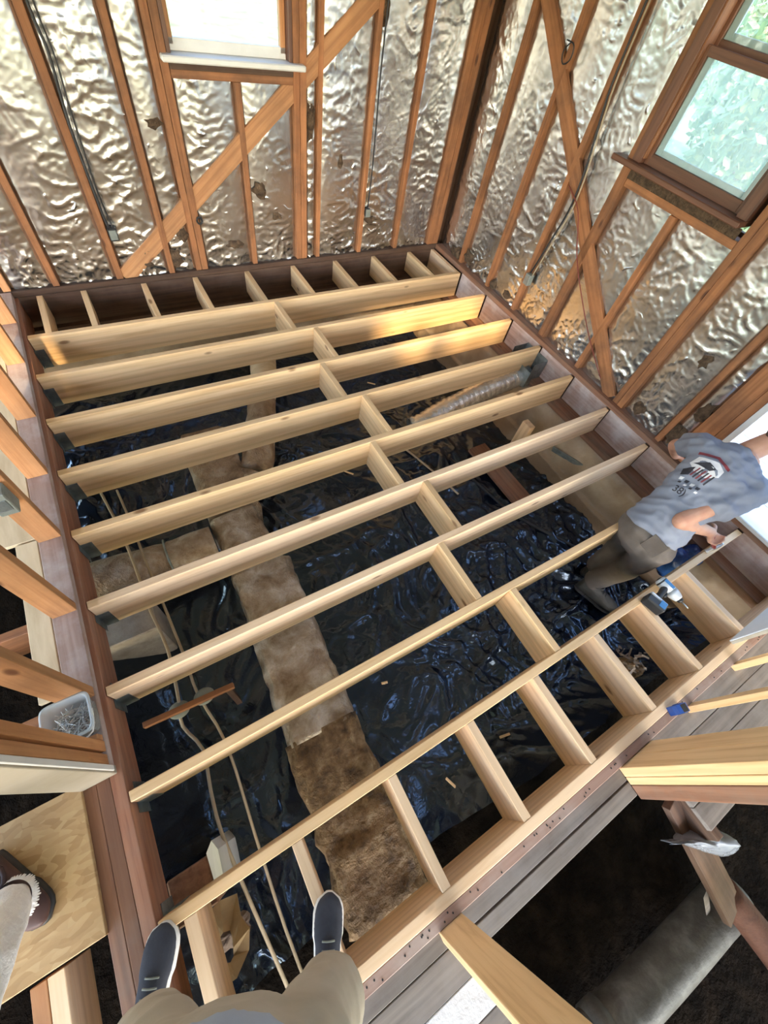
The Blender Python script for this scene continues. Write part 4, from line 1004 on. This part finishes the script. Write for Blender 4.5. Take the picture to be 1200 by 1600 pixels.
# ================================================================== PEOPLE
def hand_pieces(wrist, fwd, nrm, side, curl=0.6, s=1.0):
    """palm, four bent fingers and a thumb. fwd: along the palm, nrm: out of the back of the hand, side: +1 thumb on nrm x fwd side"""
    wrist = Vector(wrist); fwd = Vector(fwd).normalized(); nrm = Vector(nrm); nrm = (nrm - fwd * nrm.dot(fwd)).normalized()
    lat = nrm.cross(fwd).normalized() * side
    out = [loft([(wrist - fwd * 0.02 * s, 0.026 * s, 0.02 * s, lat), (wrist + fwd * 0.02 * s, 0.033 * s, 0.018 * s, lat), (wrist + fwd * 0.06 * s, 0.042 * s, 0.016 * s, lat), (wrist + fwd * 0.095 * s, 0.040 * s, 0.013 * s, lat)], 14)]
    for k, (o, L) in enumerate(((0.031, 0.074), (0.0105, 0.083), (-0.0105, 0.077), (-0.031, 0.060))):
        p = wrist + fwd * (0.088 - 0.004 * abs(k - 1)) * s + lat * o * s; d = fwd.copy(); r = 0.0095 * s
        for q, (fr, a) in enumerate(((0.45, curl * 0.9), (0.32, curl * 1.25), (0.23, curl * 0.8))):
            d = (Matrix.Rotation(-a if True else a, 3, nrm.cross(fwd)) @ d).normalized()
            if q == 0 and d.dot(nrm) > fwd.dot(nrm) + 1e-6: pass
            e = p + d * L * fr * s
            out.append(limb(p, e, r, r * 0.9, lat, 0, 3)); p = e; r *= 0.9
    p = wrist + fwd * 0.03 * s + lat * 0.030 * s; d = (fwd * 0.6 + lat * 0.7 - nrm * 0.25).normalized(); r = 0.0125 * s
    for q, L in enumerate((0.035, 0.030, 0.025)):
        e = p + d * L * s; out.append(limb(p, e, r, r * 0.88, nrm, 0, 3)); p = e; r *= 0.88
        d = (d + fwd * 0.25 - nrm * 0.35 * curl - lat * 0.15 * curl).normalized()
    return out

def head_parts(center, fwd, up, parent_fn, s=1.0):
    """returns body pieces for the head; parent_fn(person) adds eyes and hair later"""
    c = Vector(center); f = Vector(fwd).normalized(); u = Vector(up); u = (u - f * u.dot(f)).normalized(); r = f.cross(u)
    rot = Matrix((r, f, u)).transposed()
    W = lambda x, y, z: c + rot @ Vector((x, y, z)) * s
    pcs = [ball(W(0, -0.012, 0.02), 0.1 * s, (0.76, 0.95, 0.98), rot), ball(W(0, 0.025, -0.055), 0.065 * s, (0.82, 0.9, 1.0), rot),
           ball(W(0, 0.055, -0.088), 0.028 * s, (1, 0.9, 0.8), rot), ball(W(0, 0.098, -0.012), 0.016 * s, (0.8, 1.0, 1.5), rot), ball(W(0, 0.105, -0.028), 0.014 * s, (1.1, 0.9, 0.8), rot),
           ball(W(0.078, -0.008, -0.01), 0.03 * s, (0.32, 0.7, 1.0), rot), ball(W(-0.078, -0.008, -0.01), 0.03 * s, (0.32, 0.7, 1.0), rot),
           ball(W(0, 0.085, -0.057), 0.018 * s, (1.3, 0.6, 0.5), rot)]
    def extras(person, hair=HAIR):
        for sx in (-1, 1):
            v, f_ = ball(W(0.031 * sx, 0.076, 0.005), 0.0125 * s); e = mesh_obj('eye', v, f_, EYEW, person)
            v, f_ = ball(W(0.031 * sx, 0.0865, 0.005), 0.0045 * s); mesh_obj('iris', v, f_, BLACK, e)
        v, f_ = ball(W(0, 0.092, -0.057), 0.012 * s, (1.9, 0.5, 0.45), rot); mesh_obj('mouth', v, f_, RAG, person)
        organic('hair', [ball(W(0, -0.028, 0.035), 0.104 * s, (0.80, 0.92, 0.92), rot), ball(W(0, -0.06, -0.01), 0.07 * s, (0.95, 0.6, 1.0), rot), ball(W(0, 0.03, 0.085), 0.055 * s, (1.1, 1, 0.5), rot)], 0.008, hair, person, 3, 0.006, 40)
    return pcs, extras

def shoe(parent, toe, heel, z0, upper, sole, width=0.05, high=0.075, name='shoe', laces=None):
    toe, heel = Vector((toe[0], toe[1], z0)), Vector((heel[0], heel[1], z0)); d = toe - heel; L = d.length; d.normalize(); s_ = Vector((0, 0, 1)).cross(d)
    n = 16; prof = []
    for i in range(n + 1):
        t = i / n
        w = width * (0.66 + 0.34 * math.sin(min(1, t * 1.25) * math.pi / 2 + 0.0) - 0.10 * math.sin(t * math.pi) * (t < 0.6)) * (1 if t < 0.8 else math.sqrt(max(0.0, 1 - ((t - 0.8) / 0.205) ** 2)))
        w *= (1 if t > 0.1 else math.sqrt(1 - ((0.1 - t) / 0.105) ** 2))
        h = high * (1.0 - 0.55 * max(0, (t - 0.30) / 0.70) ** 0.9) if t > 0.3 else high
        prof.append((heel + d * L * t, max(w, 0.006), h))
    sp = []
    for (p, w, h) in prof: sp.append((p + Vector((0, 0, 0.013)), w * 1.04, 0.013, s_))
    v, f_ = loft(sp, 12); so = None
    up = []
    for (p, w, h) in prof: up.append((p + Vector((0, 0, 0.022 + h * 0.42)), w * 0.97, h * 0.5, s_))
    u = organic(name, [loft(up, 14)], 0.006, upper, parent, 5)
    mesh_obj('sole', v, f_, sole, u)
    # collar opening and tongue
    cpos = heel + d * L * 0.30 + Vector((0, 0, high + 0.02))
    tube('collar', [cpos + (s_ * math.cos(a) * width * 0.62 + d * math.sin(a) * width * 0.9) for a in np.linspace(0, 2 * math.pi, 13)], 0.007, laces or upper, u, 6, False, 1)
    for q in range(3):
        c = heel + d * L * (0.47 + 0.07 * q) + Vector((0, 0, 0.022 + high * (0.86 - 0.10 * q)))
        tube('lace', [c - s_ * 0.020, c + Vector((0, 0, 0.006)), c + s_ * 0.020], 0.003, laces or BLACK, u, 5)
    return u

# ---- worker bending over by the doorway
wk = empty('person', (2.95, -3.03, GZ), 'man in grey blue printed T-shirt and taupe trousers bending with a hammer', 'person')
pel, wai, che, nec = Vector((2.83, -3.00, 0.12)), Vector((2.925, -2.975, 0.27)), Vector((3.09, -2.955, 0.45)), Vector((3.24, -2.935, 0.565))
sd = Vector((0.05, 1, 0)).normalized()
shR, shL = Vector((3.165, -3.115, 0.495)), Vector((3.155, -2.785, 0.495))
elR, haR = Vector((2.80, -3.045, 0.32)), Vector((3.05, -3.178, 0.225))
elL, haL = Vector((3.34, -2.645, 0.29)), Vector((3.56, -2.655, 0.105))
hc = Vector((3.375, -2.98, 0.705))
hp_, hx = head_parts(hc, (0.9, -0.2, -0.3), (0.3, 0, 0.9), None, 1.0)
body = hp_ + [limb(nec - (hc - nec) * 0.3, hc - (hc - nec) * 0.25, 0.062, 0.056, sd)]
body += [loft([(pel, 0.13, 0.09, sd), (wai, 0.125, 0.09, sd), (che, 0.15, 0.10, sd), (nec, 0.09, 0.07, sd)])]
body += [limb(shR, elR, 0.05, 0.042, (0, 0, 1)), limb(elR, haR, 0.044, 0.028, (0, 0, 1), 0.004), limb(shL, elL, 0.05, 0.042, (0, 0, 1)), limb(elL, haL, 0.044, 0.028, (0, 0, 1), 0.004)]
hpR = (Vector((3.10, -3.19, 0.19)) - haR).normalized()
body += hand_pieces(haR, hB - hA, Vector((0.2, -0.9, 0.3)), 1, 0.95)
body += hand_pieces(haL, Vector((1, 0.05, -0.25)), Vector((0.1, 0, 1)), -1, 0.25)
hipR, hipL = Vector((2.815, -3.095, 0.09)), Vector((2.845, -2.915, 0.09))
knR, knL = Vector((2.92, -3.09, -0.30)), Vector((3.01, -2.945, -0.30))
anR, anL = Vector((2.875, -3.03, -0.645)), Vector((3.0, -2.955, -0.645))
for a, b, r0, r1 in ((hipR, knR, 0.085, 0.06), (knR, anR, 0.06, 0.045), (hipL, knL, 0.085, 0.06), (knL, anL, 0.06, 0.045)): body.append(limb(a, b, r0, r1, sd))
o = organic('body', body, 0.0065, SKIN, wk, 3)
hx(wk)
# trousers
tr = [loft([(pel + (wai - pel) * 0.45, 0.15, 0.115, sd), (pel, 0.163, 0.125, sd), (pel - Vector((-0.01, 0, 0.09)), 0.165, 0.115, sd), (pel - Vector((-0.03, 0, 0.17)), 0.13, 0.09, sd)])]
for a, b, c in ((hipR, knR, anR), (hipL, knL, anL)): tr += [limb(a, b, 0.098, 0.078, sd), limb(b, c + Vector((0, 0, 0.05)), 0.078, 0.070, sd)]
o = organic('trousers', tr, 0.010, TROUS, wk, 4, 0.010, 9)
board('back_pocket', pel + Vector((-0.118, -0.03, 0.04)), pel + Vector((-0.118, -0.13, 0.035)), 0.11, 0.006, TROUS, o, (0.2, 0, 1))
# T-shirt
hem = pel + Vector((0.0, 0.0, 0.015))
s1 = [loft([(hem - (wai - hem) * 0.12, 0.166, 0.132, sd), (hem, 0.165, 0.13, sd), (wai, 0.158, 0.125, sd), (che, 0.180, 0.128, sd), (che + (nec - che) * 0.55, 0.175, 0.11, sd), (nec, 0.085, 0.075, sd)], 20)]
s1 += [limb(che + (shR - che) * 0.55, shR, 0.085, 0.085, (0, 0, 1)), limb(che + (shL - che) * 0.55, shL, 0.085, 0.085, (0, 0, 1))]
s1 += [limb(shR, shR + (elR - shR) * 0.50, 0.082, 0.090, (0, 0, 1)), limb(shL, shL + (elL - shL) * 0.55, 0.080, 0.076, (0, 0, 1))]
shirt = organic('t_shirt', s1, 0.009, SHIRT, wk, 5, 0.020, 13)
# printed graphic, laid on the cloth
dg = bpy.context.evaluated_depsgraph_get()
bv = BVHTree.FromPolygons([v.co.copy() for v in shirt.data.vertices], [tuple(p.vertices) for p in shirt.data.polygons])
spn = (nec - wai).normalized(); sdn = (sd - spn * sd.dot(spn)).normalized(); bkn = sdn.cross(spn); 
if bkn.x > 0: bkn = -bkn
PC = wai + (nec - wai) * 0.36 + sdn * 0.03
def on_back(u, v, off=0.002):
    """u across the back to the wearer's right, v up the spine"""
    o_ = PC - sdn * u + spn * v + bkn * 0.4
    hit = bv.ray_cast(o_, -bkn, 0.8)
    return hit[0] + bkn * off if hit[0] is not None else PC - sdn * u + spn * v + bkn * 0.12
def patch(name, poly, mat, off=0.0025, n=10):
    """fill a 2-D polygon with a small grid of triangles pressed on the back"""
    bm = bmesh.new(); vs = [bm.verts.new((a, b, 0)) for a, b in poly]; fc = bm.faces.new(vs)
    bmesh.ops.triangulate(bm, faces=bm.faces[:]); 
    for _ in range(3): bmesh.ops.subdivide_edges(bm, edges=[e for e in bm.edges if e.calc_length() > 0.012], cuts=1, use_grid_fill=False)
    bmesh.ops.triangulate(bm, faces=bm.faces[:])
    bm.verts.index_update()
    V = [on_back(v.co.x, v.co.y, off) for v in bm.verts]; F = [tuple(v.index for v in f_.verts) for f_ in bm.faces]; bm.free()
    return mesh_obj(name, V, F, mat, shirt)
patch('print_patch', [(-0.09, 0.10), (0.0, 0.125), (0.05, 0.10), (0.055, 0.06), (0.01, 0.02), (-0.05, 0.02), (-0.10, 0.05)], INK_W, 0.002)
patch('print_stripe', [(-0.11, 0.125), (-0.02, 0.155), (0.06, 0.125), (0.062, 0.11), (-0.02, 0.138), (-0.105, 0.108)], INK_R, 0.003)
patch('print_roof', [(-0.085, 0.055), (-0.03, 0.10), (0.02, 0.085), (0.0, 0.06), (-0.05, 0.06)], INK_K, 0.0035)
patch('print_block', [(-0.10, 0.01), (-0.06, 0.045), (-0.055, -0.01), (-0.085, -0.03)], INK_K, 0.0035)
for q in range(6):
    a = -0.045 + q * 0.016
    patch('print_bar', [(a, 0.05), (a + 0.008, 0.052), (a + 0.002, -0.005 - 0.004 * (q % 2)), (a - 0.006, -0.008)], INK_K if q % 2 else INK_R, 0.0035)
def back_text(txt, u, v, size, mat, ang=0.0):
    cu = bpy.data.curves.new('t', 'FONT'); cu.body = txt; cu.size = size; cu.align_x = 'CENTER'; cu.resolution_u = 3; cu.offset = size * 0.012
    ob = bpy.data.objects.new('t', cu); C.objects.link(ob)
    d_ = bpy.context.evaluated_depsgraph_get(); d_.update()
    me = bpy.data.meshes.new_from_object(ob.evaluated_get(d_)); bpy.data.objects.remove(ob)
    ca, sa = math.cos(ang), math.sin(ang)
    V = [on_back(u + p.co.x * ca - p.co.y * sa, v + p.co.x * sa + p.co.y * ca, 0.003) for p in me.vertices]; F = [tuple(p.vertices) for p in me.polygons]
    mesh_obj('print_lettering', V, F, mat, shirt, False)
back_text('38)', -0.02, -0.115, 0.050, INK_K, 0.1)
back_text('STATION', -0.02, -0.045, 0.026, INK_K, 0.1) if False else None
for q in range(4):
    a = -0.075 + q * 0.032
    patch('print_mark', [(a, -0.035), (a + 0.02, -0.030), (a + 0.018, -0.048), (a + 0.002, -0.052)], INK_K if q % 2 else INK_W, 0.003)
    patch('print_mark', [(a + 0.012, -0.058), (a + 0.026, -0.055), (a + 0.024, -0.066), (a + 0.010, -0.069)], INK_W if q % 2 else INK_K, 0.003)
shoe(wk, (2.945, -3.275), (2.835, -2.985), GZ + 0.035, BOOT, BLACK, 0.056, 0.15, 'boot')
shoe(wk, (3.27, -2.98), (2.955, -2.945), GZ + 0.03, BOOT, BLACK, 0.056, 0.15, 'boot')

# ---- photographer standing on the frame, seen from above
ph = empty('person', (0.22, -3.55, 0.0), 'photographer in khaki trousers and navy shoes standing at the bottom edge', 'person')
fw = Vector((0.47, 0.88, 0)).normalized(); lt = Vector((-fw.y, fw.x, 0))
tL, tR = Vector((0.035, -3.262, 0)), Vector((0.515, -3.468, 0))
aL, aR = tL - fw * 0.235 + Vector((0, 0, 0.10)), tR - fw * 0.235 + Vector((0, 0, 0.10))
kL, kR = Vector((0.10, -3.415, 0.50)), Vector((0.445, -3.56, 0.50))
pv = Vector((0.298, -3.468, 0.93)); hL, hR = pv + lt * 0.09 - Vector((0, 0, 0.03)), pv - lt * 0.09 - Vector((0, 0, 0.03))
ws_, ch_, nk_ = pv + Vector((-0.01, -0.02, 0.16)), pv + Vector((-0.02, -0.05, 0.40)), pv + Vector((-0.0, -0.04, 0.58))
hd2 = nk_ + fw * 0.04 + Vector((0, 0, 0.16))
shl, shr = ch_ + lt * 0.18 + Vector((0, 0, 0.11)), ch_ - lt * 0.18 + Vector((0, 0, 0.11))
ell, elr = shl + lt * 0.10 + fw * 0.10 - Vector((0, 0, 0.22)), shr - lt * 0.10 + fw * 0.10 - Vector((0, 0, 0.22))
hal, har = Vector((0.30, -3.27, 1.77)), Vector((0.50, -3.37, 1.77))
hp2, hx2 = head_parts(hd2, fw + Vector((0, 0, 0.1)), (0, 0, 1), None, 1.05)
bp = hp2 + [limb(nk_ - Vector((0, 0, 0.05)), hd2 - Vector((0, 0, 0.05)), 0.06, 0.055, lt), loft([(pv, 0.15, 0.10, lt), (ws_, 0.14, 0.10, lt), (ch_, 0.17, 0.11, lt), (nk_, 0.08, 0.07, lt)])]
for a, b, r0, r1 in ((hL, kL, 0.085, 0.06), (kL, aL, 0.058, 0.042), (hR, kR, 0.085, 0.06), (kR, aR, 0.058, 0.042), (shl, ell, 0.05, 0.042), (ell, hal, 0.042, 0.028), (shr, elr, 0.05, 0.042), (elr, har, 0.042, 0.028)): bp.append(limb(a, b, r0, r1, lt))
bp += hand_pieces(hal, Vector((0.15, 0.05, 0.98)), -fw * -1, -1, 0.5, 0.95) + hand_pieces(har, Vector((-0.05, 0.15, 0.98)), fw, 1, 0.5, 0.95)
organic('body', bp, 0.0075, SKIN, ph, 3)
hx2(ph)
tp = [loft([(ws_ - Vector((0, 0, 0.04)), 0.155, 0.118, lt), (pv, 0.17, 0.122, lt), (pv - Vector((0, 0, 0.09)), 0.168, 0.11, lt), (pv - Vector((0, 0, 0.15)), 0.12, 0.08, lt)])]
for a, b, c in ((hL, kL, aL), (hR, kR, aR)): tp += [limb(a, b, 0.10, 0.083, lt), limb(b, c + Vector((0, 0, 0.01)), 0.083, 0.066, lt)]
o = organic('trousers', tp, 0.010, KHAKI, ph, 4, 0.013, 8)
sp_ = [loft([(pv + Vector((0, 0, 0.08)), 0.178, 0.162, lt), (ws_, 0.172, 0.168, lt), (ch_, 0.19, 0.13, lt), (ch_ + (nk_ - ch_) * 0.6, 0.17, 0.10, lt), (nk_, 0.085, 0.075, lt)], 20),
       limb(ch_ + (shl - ch_) * 0.5, shl, 0.08, 0.08, fw), limb(ch_ + (shr - ch_) * 0.5, shr, 0.08, 0.08, fw), limb(shl, shl + (ell - shl) * 0.6, 0.075, 0.072, fw), limb(shr, shr + (elr - shr) * 0.6, 0.075, 0.072, fw)]
organic('t_shirt', sp_, 0.010, SHIRT2, ph, 5, 0.010, 9)
shoe(ph, tL, tL - fw * 0.29, 0.001, NAVY, SOLE, 0.050, 0.070, 'shoe', PLAST_G)
shoe(ph, tR, tR - fw * 0.29, 0.001, NAVY, SOLE, 0.050, 0.070, 'shoe', PLAST_G)

# ---- someone crouching at the left edge: only a shoe and a white trouser hem reach the frame
hp = empty('person', (-0.42, -2.95, 0.02), 'crouching helper at the left edge with a dark shoe and frayed white hem', 'person')
fh = Vector((0.45, -0.89, 0)).normalized(); lh = Vector((-fh.y, fh.x, 0))
aF = Vector((-0.312, -2.985, 0.10)); kF = Vector((-0.29, -3.23, 0.46)); hF = Vector((-0.58, -2.92, 0.50))
aB = aF + Vector((-0.28, -0.05, 0)); kB = aB + Vector((-0.02, -0.28, 0.33)); hB_ = hF + Vector((-0.17, -0.08, 0))
pvh = (hF + hB_) / 2; chh = pvh + Vector((-0.02, 0.0, 0.42)); nkh = chh + Vector((0, -0.03, 0.17)); hdh = nkh + Vector((0.02, -0.05, 0.16))
sl, sr = chh + Vector((0.17, 0.08, 0.1)), chh + Vector((-0.17, -0.08, 0.1))
el_, er_ = sl + Vector((0.02, -0.18, -0.2)), sr + Vector((0.0, -0.18, -0.2))
hl_, hr_ = kF + Vector((-0.09, 0.05, 0.10)), kB + Vector((0.0, 0.04, 0.12))
hph, hxh = head_parts(hdh, fh, (0, 0, 1), None, 1.0)
bq = hph + [limb(nkh - Vector((0, 0, 0.05)), hdh - Vector((0, 0, 0.05)), 0.058, 0.054, lh), loft([(pvh, 0.15, 0.10, lh), (pvh * 0.5 + chh * 0.5, 0.14, 0.10, lh), (chh, 0.16, 0.11, lh), (nkh, 0.08, 0.07, lh)])]
for a, b, r0, r1 in ((hF, kF, 0.08, 0.06), (kF, aF, 0.056, 0.042), (hB_, kB, 0.08, 0.06), (kB, aB, 0.056, 0.042), (sl, el_, 0.05, 0.04), (el_, hl_, 0.04, 0.028), (sr, er_, 0.05, 0.04), (er_, hr_, 0.04, 0.028)): bq.append(limb(a, b, r0, r1, lh))
bq += hand_pieces(hl_, Vector((0.1, -0.6, -0.3)), (0, 0, 1), 1, 0.4) + hand_pieces(hr_, Vector((0.1, -0.6, -0.3)), (0, 0, 1), -1, 0.4)
organic('body', bq, 0.009, SKIN, hp, 3)
hxh(hp)
tq = [loft([(pvh + Vector((0, 0, 0.10)), 0.16, 0.12, lh), (pvh, 0.17, 0.13, lh), (pvh - Vector((0, 0, 0.08)), 0.15, 0.11, lh)])]
for a, b, c in ((hF, kF, aF), (hB_, kB, aB)): tq += [limb(a, b, 0.095, 0.078, lh), limb(b, c + Vector((0, 0, 0.025)), 0.072, 0.060, lh)]
tro = organic('trousers', tq, 0.010, WHITEC, hp, 3, 0.012, 12)
rn = random.Random(4); V, F = [], []
for q in range(60):
    th = 2 * math.pi * q / 60; c = aF + Vector((math.cos(th) * 0.058, math.sin(th) * 0.058, 0.02)); dn = Vector((math.cos(th) * 0.012, math.sin(th) * 0.010, -0.012 - 0.02 * rn.random())); tn = Vector((-math.sin(th), math.cos(th), 0)) * 0.006
    b0 = len(V); V += [c - tn, c + tn, c + dn + tn * 0.3, c + dn - tn * 0.3, c * 1.0 + Vector((0, 0, 0.004)) + dn * 0.5]
    F += [(b0, b0 + 1, b0 + 2, b0 + 3), (b0, b0 + 4, b0 + 1), (b0 + 3, b0 + 2, b0 + 4)]
tag(mesh_obj('frayed_hem', V, F, WHITEC, tro, False), None, None, None, 'stuff')
sq = [loft([(pvh + Vector((0, 0, 0.04)), 0.18, 0.14, lh), (chh, 0.185, 0.13, lh), (chh * 0.4 + nkh * 0.6, 0.16, 0.10, lh), (nkh, 0.085, 0.075, lh)], 18), limb(chh * 0.5 + sl * 0.5, sl, 0.08, 0.08, fh), limb(chh * 0.5 + sr * 0.5, sr, 0.08, 0.08, fh), limb(sl, sl * 0.4 + el_ * 0.6, 0.072, 0.07, fh), limb(sr, sr * 0.4 + er_ * 0.6, 0.072, 0.07, fh)]
organic('t_shirt', sq, 0.011, WHITEC, hp, 5, 0.010, 9)
toe = Vector((-0.262, -3.075, 0)); hl0 = toe - fh * 0.29
shoe(hp, toe, hl0, 0.021, SHOEBR, BLACK, 0.05, 0.075, 'shoe')
shoe(hp, toe + Vector((-0.28, -0.05, 0)), hl0 + Vector((-0.28, -0.05, 0)), 0.021, SHOEBR, BLACK, 0.05, 0.075, 'shoe')

# ================================================================== OUTSIDE
def tree(name, x, y, h, r, label, seed):
    e = empty(name, (x, y, -0.9), label, 'tree', 'trees outside the right window')
    rn = random.Random(seed)
    tube('trunk', [(x, y, -0.9), (x + 0.1, y, h * 0.4), (x, y + 0.1, h * 0.75)], [0.16, 0.11, 0.05], BARK, e, 10)
    V, F = [], []
    for i in range(9000):
        while True:
            p = Vector((rn.uniform(-1, 1), rn.uniform(-1, 1), rn.uniform(-1, 1)))
            if p.length < 1: break
        p = p.normalized() * p.length ** 0.45
        c = Vector((x, y, h * 0.5)) + Vector((p.x * r, p.y * r, p.z * h * 0.55))
        a = Vector((rn.gauss(0, 1), rn.gauss(0, 1), rn.gauss(0, 1))).normalized(); b = a.orthogonal().normalized(); s_ = rn.uniform(0.05, 0.10)
        k = len(V); V += [c - a * s_, c + b * s_ * 0.5, c + a * s_, c - b * s_ * 0.5]; F.append((k, k + 1, k + 2, k + 3))
    mesh_obj('crown', V, F, LEAF, e, False)
tree('garden_tree', 8.2, -0.6, 3.0, 1.7, 'leafy green tree seen through the right window, nearest the back corner', 1)
tree('garden_tree', 9.0, -4.4, 3.0, 1.8, 'leafy green tree seen through the right window, nearest the doorway', 2)
tree('garden_tree', 13.5, 2.6, 4.0, 2.4, 'taller green tree farther out in the yard beyond the window', 3)
